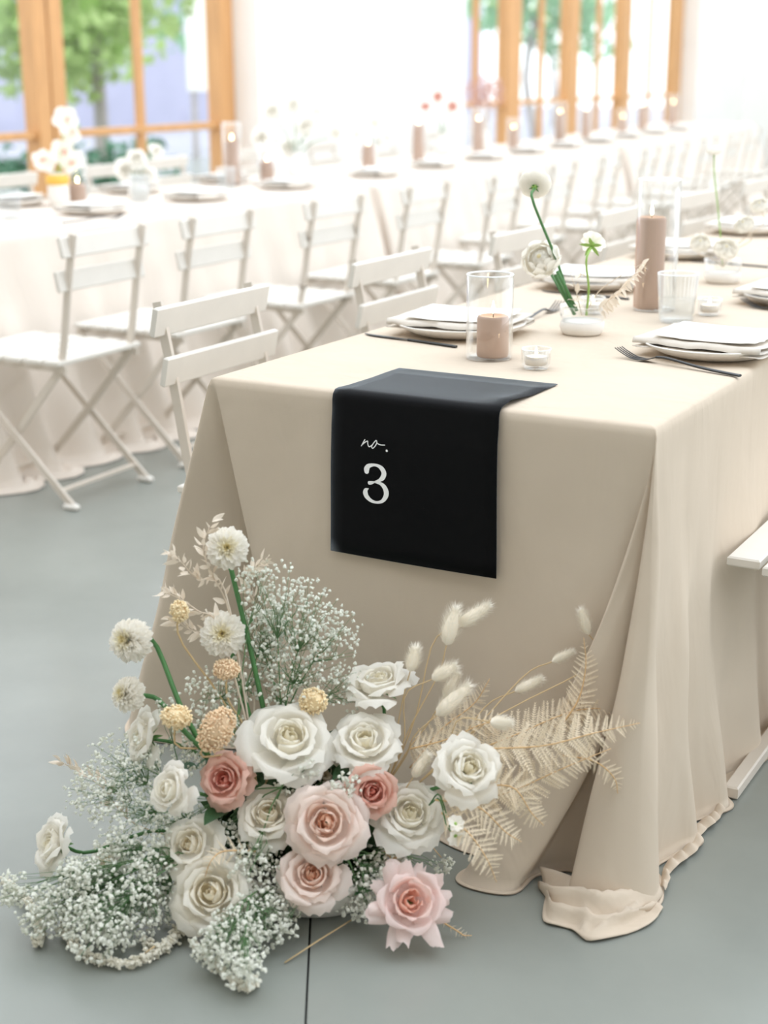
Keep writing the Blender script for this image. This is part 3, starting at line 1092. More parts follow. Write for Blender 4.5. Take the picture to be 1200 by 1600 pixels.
tb = tumbler('ribbed clear water tumbler in front of the tall candle', (.540, .978, TZ))
copy_thing(tb, (.575, 1.72, TZ), 0, 'ribbed clear tumbler at the right picture edge, behind the rear bud vase')
copy_thing(tb, (.29, 1.02, TZ), 0, 'ribbed clear tumbler between the front bud vase and the chairs') if False else None
ROSES=[
('w',(0.398,-0.374,0.295),0.0656,(0.40,-0.45,0.80)),
('w',(0.471,-0.219,0.346),0.0555,(0.00,-0.14,0.99)),
('w',(0.491,-0.300,0.280),0.0532,(0.24,-0.41,0.88)),
('c',(0.530,-0.347,0.221),0.0434,(0.52,-0.70,0.49)),
('c',(0.326,-0.450,0.238),0.0425,(0.11,-0.86,0.50)),
('k',(0.390,-0.425,0.184),0.0476,(0.27,-0.53,0.81)),
('b',(0.494,-0.424,0.196),0.0591,(0.37,-0.78,0.51)),
('b',(0.482,-0.446,0.115),0.0487,(0.32,-0.66,0.68)),
('p',(0.626,-0.397,0.085),0.0647,(0.53,-0.59,0.62)),
('w',(0.576,-0.309,0.179),0.0538,(0.45,-0.48,0.75)),
('w',(0.664,-0.282,0.265),0.0508,(0.56,-0.48,0.67)),
('k',(0.347,-0.523,0.085),0.0605,(0.35,-0.70,0.62)),
('k',(0.292,-0.498,0.140),0.0475,(0.08,-0.71,0.70)),
('w',(0.275,-0.524,0.242),0.0389,(-0.18,-0.87,0.45)),
('w',(0.174,-0.455,0.279),0.0425,(-0.57,-0.71,0.41)),
('w',(0.069,-0.564,0.115),0.0446,(-0.44,-0.76,0.47)),
('k',(0.423,-0.303,0.209),0.0338,(0.39,-0.63,0.67)),
('w',(0.116,-0.489,0.060),0.0311,(0.01,-0.75,0.66)),
]
DAHLIAS=[
((0.265,-0.335,0.572),0.0361,(0.54,-0.75,0.40)),
((0.266,-0.357,0.436),0.0384,(0.45,-0.79,0.40)),
((0.155,-0.454,0.438),0.0369,(-0.06,-0.92,0.39)),
((0.154,-0.466,0.352),0.0301,(-0.30,-0.86,0.41)),
]
YARROW=[
((0.208,-0.389,0.474),0.0151,0.0181,0),
((0.282,-0.371,0.384),0.0222,0.0171,0),
((0.247,-0.459,0.329),0.0257,0.0198,0),
((0.312,-0.446,0.316),0.0265,0.0413,-30),
((0.405,-0.313,0.333),0.0232,0.0232,0),
]
TAILS=[  # base of head, tip of head
((0.565,-0.166,0.407),(0.578,-0.159,0.468),0.0163),
((0.577,-0.148,0.436),(0.619,-0.124,0.471),0.0133),
((0.524,-0.212,0.370),(0.532,-0.207,0.409),0.0122),
((0.559,-0.204,0.361),(0.591,-0.186,0.384),0.0132),
((0.575,-0.218,0.308),(0.619,-0.194,0.358),0.0162),
((0.662,-0.112,0.327),(0.699,-0.091,0.349),0.0103),
((0.705,-0.065,0.370),(0.734,-0.049,0.388),0.0083),
((0.756,-0.036,0.416),(0.744,-0.043,0.458),0.0103),
((0.670,-0.222,0.319),(0.697,-0.207,0.317),0.0119),
((0.566,-0.280,0.225),(0.586,-0.269,0.263),0.0110),
((0.562,-0.168,0.317),(0.582,-0.157,0.359),0.0093),
]
FERNS=[
([(0.591,-0.209,0.228),(0.676,-0.150,0.267),(0.756,-0.082,0.302),(0.828,-0.019,0.295)],0.0429),
([(0.674,-0.243,0.283),(0.752,-0.199,0.288),(0.813,-0.142,0.300),(0.866,-0.089,0.307)],0.0454),
([(0.632,-0.243,0.186),(0.701,-0.227,0.207),(0.779,-0.184,0.250),(0.835,-0.129,0.273)],0.0399),
([(0.666,-0.270,0.228),(0.726,-0.259,0.238),(0.757,-0.254,0.200),(0.774,-0.244,0.178)],0.0352),
([(0.633,-0.312,0.195),(0.685,-0.328,0.184),(0.719,-0.332,0.151),(0.733,-0.324,0.110)],0.0329),
([(0.620,-0.308,0.212),(0.684,-0.294,0.211),(0.727,-0.282,0.173),(0.749,-0.270,0.156)],0.0332),
([(0.743,-0.101,0.285),(0.760,-0.080,0.324),(0.764,-0.066,0.375),(0.756,-0.059,0.419)],0.0266),
([(0.524,-0.212,0.202),(0.559,-0.169,0.261),(0.596,-0.126,0.297),(0.618,-0.114,0.341)],0.0312),
([(0.770,-0.166,0.262),(0.814,-0.141,0.251),(0.841,-0.126,0.223),(0.847,-0.123,0.196)],0.0220),
([(0.536,-0.320,0.107),(0.553,-0.310,0.096),(0.580,-0.296,0.141),(0.615,-0.276,0.096)],0.0162),
([(0.543,-0.248,0.255),(0.591,-0.209,0.267),(0.640,-0.170,0.290),(0.671,-0.141,0.274)],0.0346),
([(0.389,-0.460,0.136),(0.352,-0.492,0.142),(0.346,-0.518,0.137),(0.337,-0.524,0.110)],0.0216),
([(0.652,-0.347,0.031),(0.674,-0.335,0.014),(0.682,-0.330,0.006),(0.693,-0.324,-0.003)],0.0099),
]
RUSCUS=[
[(0.266,-0.334,0.456),(0.246,-0.345,0.520),(0.232,-0.353,0.568),(0.244,-0.346,0.615)],
[(0.260,-0.337,0.499),(0.224,-0.358,0.520),(0.215,-0.385,0.553),(0.201,-0.393,0.572)],
[(0.264,-0.358,0.442),(0.222,-0.359,0.467),(0.196,-0.373,0.488),(0.177,-0.384,0.499)],
[(0.273,-0.273,0.442),(0.261,-0.280,0.486),(0.271,-0.274,0.519),(0.289,-0.264,0.538)],
[(0.274,-0.330,0.407),(0.239,-0.349,0.429),(0.212,-0.364,0.434),(0.186,-0.379,0.456)],
[(0.154,-0.454,0.117),(0.088,-0.457,0.170),(0.039,-0.461,0.189),(0.017,-0.473,0.207)],
]
GYP=[ # root, list of tip centre, radius
((0.344,-0.313,0.282),[(0.318,-0.282,0.486,0.053),(0.362,-0.257,0.448,0.064),(0.397,-0.238,0.420,0.047),(0.362,-0.280,0.368,0.062),(0.420,-0.248,0.334,0.043),(0.292,-0.285,0.406,0.047),(0.334,-0.296,0.324,0.037),]),
((0.299,-0.373,0.296),[(0.280,-0.280,0.512,0.031),(0.296,-0.271,0.424,0.047),(0.294,-0.318,0.352,0.041),(0.247,-0.367,0.338,0.046),(0.236,-0.408,0.274,0.041),(0.337,-0.386,0.244,0.024),(0.253,-0.433,0.250,0.026),(0.290,-0.378,0.285,0.030),]),
((0.261,-0.451,0.143),[(0.136,-0.464,0.219,0.061),(0.098,-0.485,0.174,0.051),(0.188,-0.470,0.256,0.036),(0.196,-0.511,0.176,0.060),(0.186,-0.413,0.315,0.022),(0.240,-0.486,0.148,0.038),(0.277,-0.442,0.149,0.026),]),
((0.296,-0.500,0.120),[(0.121,-0.646,0.051,0.039),(0.152,-0.591,0.059,0.060),(0.228,-0.592,0.059,0.059),(0.224,-0.648,0.055,0.048),(0.250,-0.526,0.053,0.045),(0.058,-0.645,0.072,0.028),(0.178,-0.533,0.115,0.038),(0.250,-0.538,0.113,0.036),(0.157,-0.601,0.097,0.033),]),
((0.407,-0.507,0.088),[(0.421,-0.579,0.055,0.047),(0.398,-0.597,0.047,0.028),(0.424,-0.517,0.055,0.048),(0.469,-0.618,0.049,0.032),(0.416,-0.452,0.051,0.040),]),
((0.504,-0.384,0.119),[(0.538,-0.365,0.080,0.042),(0.520,-0.373,0.051,0.040),(0.530,-0.300,0.079,0.036),(0.541,-0.395,0.044,0.022),(0.465,-0.496,0.042,0.017),(0.500,-0.375,0.234,0.022),(0.597,-0.240,0.062,0.019),]),
((0.403,-0.406,0.224),[(0.405,-0.382,0.227,0.026),(0.384,-0.428,0.114,0.034),(0.330,-0.436,0.142,0.024),(0.390,-0.471,0.120,0.039),(0.433,-0.378,0.252,0.025),(0.228,-0.447,0.149,0.025),]),
]
AMAR=[
([(-0.049,-0.556,0.025),(0.036,-0.589,0.025),(0.103,-0.639,0.025),(0.126,-0.671,0.025)],0.0061),
([(0.131,-0.623,0.025),(0.219,-0.660,0.025),(0.295,-0.633,0.025),(0.301,-0.530,0.025)],0.0066),
([(0.331,-0.554,0.025),(0.405,-0.592,0.025),(0.466,-0.614,0.025),(0.473,-0.592,0.025)],0.0056),
([(0.267,-0.590,0.025),(0.303,-0.590,0.025),(0.292,-0.535,0.025),(0.287,-0.495,0.025)],0.0066),
]
REEDS=[
(0.279,-0.630,0.004),(0.296,-0.601,0.020),
(0.478,-0.523,0.004),(0.519,-0.396,0.020),
]
# ------------------------------------------------------------------ flower kit
PAL = {   # outer petals, heart petals
    'w': (srgb(251, 248, 241), srgb(252, 246, 226)),
    'k': (srgb(252, 248, 239), srgb(250, 241, 218)),
    'b': (srgb(252, 238, 230), srgb(244, 204, 176)),
    'c': (srgb(244, 206, 192), srgb(226, 146, 128)),
    'p': (srgb(251, 234, 230), srgb(246, 204, 184)),
    'v': (srgb(252, 250, 246), srgb(250, 247, 238)),
    'y': (srgb(248, 245, 236), srgb(240, 228, 180)),
}
PM = {}
for k_, (a_, b_) in PAL.items():
    PM[k_] = [mat(f'petal_{k_}_{n_}', tuple(a_[i] * (1 - f_) + b_[i] * f_ for i in range(3)), 0.6, var=.02, vscale=30, spec=.15, transl=.46)
              for n_, f_ in (('outer', 0), ('mid', .28), ('heart', .8))]
M_stem = mat('green_stem', srgb(74, 122, 70), 0.5, var=.12, vscale=20)
M_sepal = mat('green_sepal', srgb(96, 138, 78), 0.55, transl=.15)
M_leaf = mat('rose_leaf', srgb(58, 92, 58), 0.5, var=.15, vscale=20, transl=.15)
M_palestem = mat('pale_green_stem', srgb(150, 186, 96), 0.5)
M_straw = mat('straw_stem', srgb(206, 180, 138), 0.7, var=.08)
M_fern = mat('bleached_fern', srgb(240, 226, 202), 0.8, var=.05, vscale=12, transl=.25)
M_fernrach = mat('fern_rachis', srgb(218, 182, 134), 0.7)
M_ruscus = mat('bleached_ruscus', srgb(236, 224, 208), 0.7, var=.04, transl=.25)
M_yarrow = mat('peach_yarrow', srgb(249, 229, 190), 0.8, var=.07, vscale=60)
M_yarrow2 = mat('tan_yarrow', srgb(242, 216, 182), 0.8, var=.07, vscale=60)
M_tail = mat('bunny_tail_fluff', srgb(253, 249, 240), 0.9, transl=.35)
M_tail2 = mat('bunny_tail_core', srgb(250, 242, 228), 0.9)
M_gyp = mat('gypsophila_white', srgb(240, 241, 232), 0.7, transl=.3)
M_gypstem = mat('gypsophila_stem', srgb(98, 134, 88), 0.6)
M_amar = mat('bleached_amaranth', srgb(240, 236, 222), 0.85, transl=.2)
M_foam = mat('dark_foliage', srgb(62, 88, 56), 0.9, var=.3, vscale=60)


def petal_mesh(name, ctrl, phi, material, seed, curl=0.0, point=0.0, corner=.14, ragged=0.0, nv=8, nu=7, tip=0.55, base=.30):
    r = np.random.default_rng(seed)
    C = catmull(np.array(ctrl, float), 40)
    sx, sp, asym = r.random() * 6.28, r.random() * 6.28, r.normal() * .12
    G = []
    for i in range(nv):
        v = i / (nv - 1)
        row = []
        for j in range(nu):
            u = -1 + 2 * j / (nu - 1)
            rag = ragged * r.normal() * (v > .9)
            vv = v * (1 - corner * abs(u) ** 2.4 + rag) + point * max(0, 1 - 1.7 * abs(u)) * v ** 5
            idx = min(max(vv, 0) * 39, 39)
            a = int(idx)
            b = min(a + 1, 39)
            rr, z = C[a] + (C[b] - C[a]) * (idx - a)
            if vv > 1:
                e = C[39] - C[36]
                rr += e[0] / 3 * (vv - 1) * 39
                z += e[1] / 3 * (vv - 1) * 39
            w = base + (1 - base) * math.sin(math.pi / 2 * min(1, v * 1.45))
            if v > .72:
                w *= 1 - (1 - tip) * ((v - .72) / .28) ** 2
            ph = phi * w * (u + asym * v * .5)
            wob = .024 * math.sin(3.1 * u + sx + 4 * v) * v + .014 * math.sin(5 * u + sp) * v ** 3
            k = curl * abs(u) ** 2.2 * v ** 2
            rr2 = max(.004, rr + k * .8 + wob)
            row.append((rr2 * math.cos(ph), rr2 * math.sin(ph), z - k * .9 + wob * .6))
        G.append(row)
    return MB().grid(G).mesh(name, material)


LAYERS = [   # ctrl (r,z), half angle, edge curl, point, count, colour, (r,z) profiles run from the base to the tip
    ([(.02, 0), (.14, .2), (.12, .44), (.05, .56)], 1.5, 0.0, 0, 3, 2),
    ([(.02, 0), (.22, .16), (.22, .44), (.15, .59)], 1.15, .02, 0, 4, 2),
    ([(.03, 0), (.32, .12), (.33, .42), (.28, .60), (.31, .61)], 1.0, .04, .0, 5, 1),
    ([(.03, 0), (.43, .10), (.46, .38), (.45, .57), (.52, .58)], .92, .06, .04, 5, 1),
    ([(.03, 0), (.54, .08), (.62, .32), (.66, .50), (.78, .52)], .88, .10, .07, 5, 0),
    ([(.03, 0), (.58, .04), (.80, .24), (.90, .40), (1.04, .38)], .80, .24, .20, 5, 0),
    ([(.03, -.02), (.60, -.02), (.90, .10), (1.05, .16), (1.20, .08)], .62, .28, .26, 6, 0),
]
RAGGED = [
    ([(.02, 0), (.15, .2), (.13, .45), (.09, .60)], 1.6, 0.0, 0, 3, 2),
    ([(.02, 0), (.26, .16), (.25, .46), (.22, .60)], 1.15, .02, 0, 4, 2),
    ([(.03, 0), (.40, .12), (.44, .40), (.46, .56), (.52, .55)], .95, .05, .02, 5, 1),
    ([(.03, 0), (.54, .08), (.66, .30), (.74, .42), (.86, .38)], .62, .05, .06, 6, 0),
]
_pc = {}


def petal_set(pal, kind):
    key = (pal, kind)
    if key not in _pc:
        LY = RAGGED if kind == 'ragged' else LAYERS
        out = []
        for li, (ctrl, phi, curl, point, cnt, mi) in enumerate(LY):
            out.append([petal_mesh('petal', ctrl, phi, PM[pal][mi], 100 * li + s, curl, point, ragged=.03 if li > 3 else .0,
                                   corner=.22 if li > 4 else .14, tip=.42 if li > 4 else .55,
                                   base=.5 if (kind == 'ragged' and li > 3) else .3) for s in range(3)])
        _pc[key] = out
    return _pc[key]


def strap_mesh(name, material, seed, L, w, lift):
    """long outer petal with its sides rolled back and a torn, pointed tip"""
    r = np.random.default_rng(seed)
    G = []
    a, b = r.normal() * .12, .5 + .5 * r.random()
    for i in range(8):
        v = i / 7
        row = []
        for j in range(7):
            u = -1 + 2 * j / 6
            ww = w * (.55 + .45 * min(1, v * 2)) * (1 - .25 * max(0, v - .75) / .25)
            x = .10 + (L - .10) * v * (1 - .07 * abs(u) ** 1.5 * v) + (.05 * r.normal() * (v > .95))
            roll = .16 * abs(u) ** 2.2 * (.3 + v)
            row.append((x, ww * u * (1 - .25 * abs(u) ** 3 * v) + a * v * v, lift * v ** 1.4 - roll * b + .03 * math.sin(3 * v + u * 2 + seed)))
        G.append(row)
    return MB().grid(G).mesh(name, material)


def leaf_mesh(name, material, L=1.0, W=.32, n=6, droop=.15, fold=.12):
    G = []
    for i in range(n):
        v = i / (n - 1)
        w = W * math.sin(math.pi * min(1, v ** .75)) * .5 + (.012 if i < n - 1 else 0)
        z = -droop * v * v
        G.append([(v * L, -w, z + fold * w), (v * L, -w * .5, z + fold * w * .3), (v * L, 0, z), (v * L, w * .5, z + fold * w * .3), (v * L, w, z + fold * w)])
    return MB().grid(G).mesh(name, material)


SEPAL = leaf_mesh('sepal', M_sepal, 1, .28, droop=.25)
ROSELEAF = leaf_mesh('leaf', M_leaf, 1, .58, droop=.2, fold=.35)
VESSEL = Vector((.38, -.27, .05))


def frame_of(n, spin=0.0):
    q = Vector(n).normalized().to_track_quat('Z', 'Y')
    return q @ Quaternion((0, 0, 1), spin)


def place_child(name, me, parent, q, loc, s):
    o = ob(name, me, parent, loc, q)
    o.scale = (s, s, s) if not hasattr(s, '__len__') else s
    return o


def stem_part(root, q, base, target, rad, material=None, bow=.03, name='stem'):
    """stem from the flower's base down to target (world), stored in the thing's own frame"""
    b, t = Vector(base), Vector(target)
    n = q @ Vector((0, 0, 1))
    L = (t - b).length
    p1 = b - n * min(.35 * L, .05)
    p2 = b.lerp(t, .6) + Vector((0, 0, bow))
    pts = catmull([b, p1, p2, t], 12)
    qi = q.inverted()
    loc = Vector(root.location)
    mb = MB().tube([qi @ (Vector(p) - loc) for p in pts], np.linspace(rad * .9, rad * 1.05, 12), 7)
    return mb.build(name, material or M_stem, root)


def rose(pos, R, n, pal, label, seed, kind='open', skip_outer=0, cup=0.0, leaves=2, target=None, group='roses in the floor arrangement'):
    r = np.random.default_rng(seed)
    q = frame_of(n, r.random() * 6.28)
    nv = q @ Vector((0, 0, 1))
    R = R / 1.12
    base = Vector(pos) - nv * (R * .34)
    t = thing('rose', label, 'rose', base, q, group=group)
    LY = RAGGED if kind == 'ragged' else LAYERS
    PS = petal_set(pal, kind)
    ang = 0
    for li in range(len(LY) - skip_outer):
        cnt = LY[li][4]
        for c in range(cnt):
            a = ang + 2 * math.pi * c / cnt + r.normal() * (.28 if li < 3 else .16)
            tilt = -(r.normal() * .10) + cup * (li > 3) * .25
            qq = Quaternion((0, 0, 1), a) @ Quaternion((0, 1, 0), -tilt)
            s = R * (1 + r.normal() * .05)
            zs = s * (1 + r.normal() * .07)
            place_child('petal', PS[li][int(r.integers(3))], t, qq, (0, 0, 0), (s, s, zs))
        ang += 1.1 + r.random() * .5
    if kind == 'ragged':
        for c in range(15):
            me = strap_mesh('petal', PM[pal][0], 60 + c, 1.0 + .35 * r.random(), .26 + .10 * r.random(), .34 - .028 * c)
            place_child('petal', me, t, Quaternion((0, 0, 1), c * 2.39996 + .3 * r.normal()), (0, 0, .10 * R - .008 * R * c), R)
    for c in range(5):
        qq = Quaternion((0, 0, 1), c * 1.2566 + .3) @ Quaternion((0, 1, 0), .15 + .25 * r.random())
        place_child('sepal', SEPAL, t, qq, (0, 0, -.03 * R), R * .62)
    m = MB().lathe([(.0005, -.22 * R), (.10 * R, -.19 * R), (.15 * R, -.08 * R), (.10 * R, .03 * R), (.0005, .05 * R)], 12)
    m.build('calyx', M_sepal, t)
    tg = Vector(target) if target else VESSEL + Vector((r.normal() * .03, r.normal() * .03, 0))
    stem_part(t, q, base - nv * .2 * R, tg, .0032)
    for c in range(leaves):
        f = .35 + .3 * r.random()
        p = (base.lerp(tg, f * .5))
        a = r.random() * 6.28
        d = Vector((math.cos(a), math.sin(a), .25)).normalized()
        ql = q.inverted() @ d.to_track_quat('X', 'Z')
        place_child('leaf', ROSELEAF, t, ql, q.inverted() @ (p - base), .045 + .02 * r.random())
    return t


# dahlia: many cupped narrow petals on a ball
def dahlia_petal(material):
    G = []
    for i, (x, w, z) in enumerate([(0, .06, 0), (.3, .17, .03), (.62, .235, .06), (.86, .20, .05), (1.0, .07, .0)]):
        G.append([(x, -w, z + .10 * w / .2), (x * 1.0, -w * .45, z), (x + (.03 if i > 2 else 0), 0, z - .015), (x, w * .45, z), (x, w, z + .10 * w / .2)])
    return MB().grid(G).mesh('petal', material)


DP = [dahlia_petal(PM['w'][0]), dahlia_petal(PM['y'][1]), dahlia_petal(PM['y'][2])]


def dahlia(pos, R, n, label, seed, target, N=235):
    r = np.random.default_rng(seed)
    q = frame_of(n, r.random() * 6)
    nv = q @ Vector((0, 0, 1))
    base = Vector(pos) - nv * (R * .18)
    t = thing('dahlia', label, 'dahlia', base, q, group='white dahlias in the floor arrangement')
    for i in range(N):
        f = (i + .5) / N
        th = math.radians(4 + 124 * f ** .66)
        a = i * 2.39996 + r.normal() * .08
        L = R * (.34 + .66 * min(1, f * 2.2) ** .8) * (1 + r.normal() * .05)
        el = math.pi / 2 - th
        qq = Quaternion((0, 0, 1), a) @ Quaternion((0, 1, 0), -el + r.normal() * .07)
        start = Vector((math.sin(th) * .12 * R, 0, math.cos(th) * .30 * R + .04 * R))
        loc = Quaternion((0, 0, 1), a) @ start
        me = DP[2] if f < .07 else DP[1] if f < .22 else DP[0]
        wd = L * (.66 if f > .2 else .5)
        place_child('petal', me, t, qq @ Quaternion((1, 0, 0), r.normal() * .2), loc, (L * .80, wd * .95, wd))
    MB().lathe([(.0005, -.30 * R), (.12 * R, -.27 * R), (.26 * R, -.10 * R), (.20 * R, .08 * R), (.0005, .16 * R)], 14).build('calyx', M_sepal, t)
    stem_part(t, q, base - nv * .28 * R, target, .0042, bow=.012)
    return t


def ico(sub=0):
    t = (1 + 5 ** .5) / 2
    V = np.array([(-1, t, 0), (1, t, 0), (-1, -t, 0), (1, -t, 0), (0, -1, t), (0, 1, t), (0, -1, -t), (0, 1, -t), (t, 0, -1), (t, 0, 1), (-t, 0, -1), (-t, 0, 1)], float)
    V /= np.linalg.norm(V[0])
    F = [(0, 11, 5), (0, 5, 1), (0, 1, 7), (0, 7, 10), (0, 10, 11), (1, 5, 9), (5, 11, 4), (11, 10, 2), (10, 7, 6), (7, 1, 8), (3, 9, 4), (3, 4, 2), (3, 2, 6), (3, 6, 8), (3, 8, 9), (4, 9, 5), (2, 4, 11), (6, 2, 10), (8, 6, 7), (9, 8, 1)]
    return V, F


IV, IF = ico()
IFa = np.array(IF)


def scatter_balls(name, P, rad, material, parent, r, jit=.3, smooth=True):
    """many small crumpled florets joined into one 'stuff' mesh"""
    P = np.asarray(P)
    n = len(P)
    rad = np.broadcast_to(rad, (n,))
    V = P[:, None, :] + IV[None] * (rad[:, None, None] * (1 + jit * r.normal(size=(n, 12, 1)).clip(-1.5, 1.5)))
    F = (IFa[None] + 12 * np.arange(n)[:, None, None]).reshape(-1, 3)
    me = bpy.data.meshes.new(name)
    me.from_pydata(V.reshape(-1, 3).tolist(), [], F.tolist())
    if smooth:
        me.polygons.foreach_set('use_smooth', [True] * len(me.polygons))
    me.materials.append(material)
    return ob(name, me, parent, kind='stuff')


# ------------------------------------------------------------------ the floor arrangement
bw = thing('flower_bowl', 'pale ceramic bowl on the concrete floor holding the flower arrangement', 'bowl', (.400, -.300, 0))
MB().lathe([(.0005, 0), (.098, 0), (.112, .006), (.134, .032), (.150, .062), (.153, .076), (.149, .077), (.144, .060), (.126, .038), (.06, .018), (.0005, .018)], 48, cap0=False).build('bowl_wall', M_bowl, bw)
r_ = np.random.default_rng(77)
fo = MB()
leaf_cloud(fo, (0, 0, .085), (.120, .120, .06), 700, .020, r_)
leaf_cloud(fo, (-.02, .03, .165), (.125, .10, .075), 520, .018, r_)
leaf_cloud(fo, (-.085, -.055, .12), (.085, .08, .06), 260, .016, r_)
fo.build('filler_leaves', M_foam, bw, False, kind='stuff')

RL = {0: 'large open white rose, topmost of the front blooms, left of the peach yarrow', 1: 'white rose seen from the side, highest on the right, below the bunny tails',
      2: 'round ivory rose directly above the coral rose', 3: 'coral pink rose with a deep swirled heart, in the middle of the arrangement',
      4: 'coral pink rose with loose petals turned left, beside the tan yarrow', 5: 'creamy ruffled rose below and left of the large white rose',
      6: 'large blush rose with a peach heart, in the centre front', 7: 'blush peach rose just above the bowl rim', 8: 'ragged pale pink rose lowest at the right, over the bare floor',
      9: 'creamy white rose immediately right of the central coral rose', 10: 'white rose farthest right, in front of the dried ferns',
      11: 'wide cream rose lowest at the left, tilted towards the floor', 12: 'cream rose tucked behind the lowest left rose', 13: 'white rose turned left, between the coral rose and the baby\'s breath',
      14: 'white rose veiled by baby\'s breath under the lower left dahlia', 15: 'white rose on a long stem reaching out farthest left', 16: 'small cream rose half hidden above the blush rose', 17: 'cream rose buried in the baby\'s breath at lower left'}
for i_, (pal_, pos_, R_, n_) in enumerate(ROSES):
    tgt = None
    if i_ == 15:
        tgt = (.30, -.42, .10)
    rose(pos_, R_, n_, pal_, RL[i_], 500 + i_, kind='ragged' if pal_ == 'p' else 'open', skip_outer=1 if i_ in (3, 16, 17) else 0,
         cup=.8 if i_ in (1, 15, 14, 10) else .3 if i_ in (2, 3) else 0, leaves=0 if i_ in (15, 10, 11) else 1 if i_ in (8, 9) else 2, target=tgt)

DL = ['white dahlia at the very top of the arrangement', 'white dahlia second from the top, below the bleached twigs', 'white dahlia turned left on a green stem, over the bare floor', 'small white dahlia lowest at the left, just above the veiled rose']
DT = [(.335, -.33, .24), (.33, -.35, .22), (.285, -.42, .24), (.285, -.43, .26)]
for i_, (pos_, R_, n_) in enumerate(DAHLIAS):
    dahlia(pos_, R_, n_, DL[i_], 40 + i_, DT[i_])

YL = ['small peach yarrow head among the bleached leaves', 'tan yarrow head under the second dahlia', 'round peach yarrow head left of the coral rose', 'large slanting tan yarrow head above the left coral rose', 'peach yarrow head behind the large white rose']
for i_, (pos_, rx, rz, an) in enumerate(YARROW):
    r_ = np.random.default_rng(60 + i_)
    t = thing('yarrow', YL[i_], 'yarrow', pos_, (0, math.radians(-an), math.radians(29)), group='dried yarrow heads')
    n = int(330 * max(rx, rz) / .025)
    d = r_.normal(size=(n, 3))
    d /= np.linalg.norm(d, axis=1)[:, None]
    P = d * np.array([rx, rx * .75, rz]) * (.80 + .2 * r_.random((n, 1)))
    MY = M_yarrow2 if i_ in (1, 3) else M_yarrow
    core = MB().add(IV * np.array([rx, rx * .75, rz]) * .82, IF)
    core.build('head_core', MY, t)
    scatter_balls('florets', P, .0020, MY, t, r_, .22)
    q = t.rotation_euler.to_quaternion()
    stem_part(t, q, Vector(pos_), (.33, -.36, .16), .0018, M_straw)

TL = ['bunny tail grass, uppermost upright head', 'bunny tail grass leaning right beside the uppermost head', 'small bunny tail right of the high white rose', 'bunny tail slanting right below the uppermost pair', 'long bunny tail standing before the brown fern', 'bunny tail on an arching straw, third from the right', 'slim bunny tail second from the right', 'bunny tail farthest right, upright against the cloth fold', 'white bunny tail lying sideways above the right rose', 'straw-coloured bunny tail low among the right roses', 'thin bunny tail behind the long one']
TT = [(.47, -.27, .2)] * 11
for i_, (a_, b_, rd) in enumerate(TAILS):
    r_ = np.random.default_rng(80 + i_)
    a_, b_ = Vector(a_), Vector(b_)
    ax = b_ - a_
    L = ax.length
    q = frame_of(ax)
    t = thing('bunny_tail', TL[i_], 'dried grass', a_, q, group='dried bunny tail grasses')
    prof = [(.0005, 0), (rd * .55, L * .10), (rd * .72, L * .32), (rd * .66, L * .6), (rd * .38, L * .86), (.0005, L)]
    MB().lathe(prof, 12, cap0=False).build('head', M_tail2, t)
    n = 1100
    z = r_.random(n) * L
    rr = np.interp(z, [p[1] for p in prof], [p[0] for p in prof])
    an = r_.random(n) * 6.28
    P0 = np.stack([rr * .9 * np.cos(an), rr * .9 * np.sin(an), z], 1)
    dr = np.stack([np.cos(an), np.sin(an), .9 + .8 * r_.random(n)], 1)
    dr /= np.linalg.norm(dr, axis=1)[:, None]
    ln = (rd * 1.05 * (.4 + .9 * r_.random(n)))[:, None]
    sd = np.stack([-np.sin(an), np.cos(an), np.zeros(n)], 1) * .00045
    V = np.stack([P0 - sd, P0 + sd, P0 + dr * ln], 1).reshape(-1, 3)
    MB().add(V, [(3 * k, 3 * k + 1, 3 * k + 2) for k in range(n)]).build('fluff', M_tail, t, False, kind='stuff')
    if i_ in (9,):
        tg = (.53, -.30, .15)
    elif i_ in (5, 6, 7, 8):
        tg = (.56, -.26, .20)
    else:
        tg = (.50, -.25, .18)
    stem_part(t, q, a_, tg, .0011, M_straw, bow=.004)


# ferns
def pinna_mesh(seed):
    r = np.random.default_rng(seed)
    mb = MB()
    mb.add([(0, -.012, 0), (1, 0, -.14), (0, .012, 0), (.5, 0, -.03)], [(0, 3, 2), (0, 1, 3), (3, 1, 2)])
    n = 11
    for i in range(n):
        u = .06 + .90 * i / n
        w = .17 * (1 - u) ** .6 * (1 + .15 * r.normal())
        z = -.14 * u * u
        for s in (-1, 1):
            mb.add([(u - .028, 0, z), (u + .052, s * w * .6, z + .01), (u + .095, s * w, z - .02), (u + .045, 0, z - .005), (u + .012, s * w * .55, z + .012)], [(0, 3, 1, 4), (4, 1, 2)])
    return mb.mesh('pinna', M_fern, False)


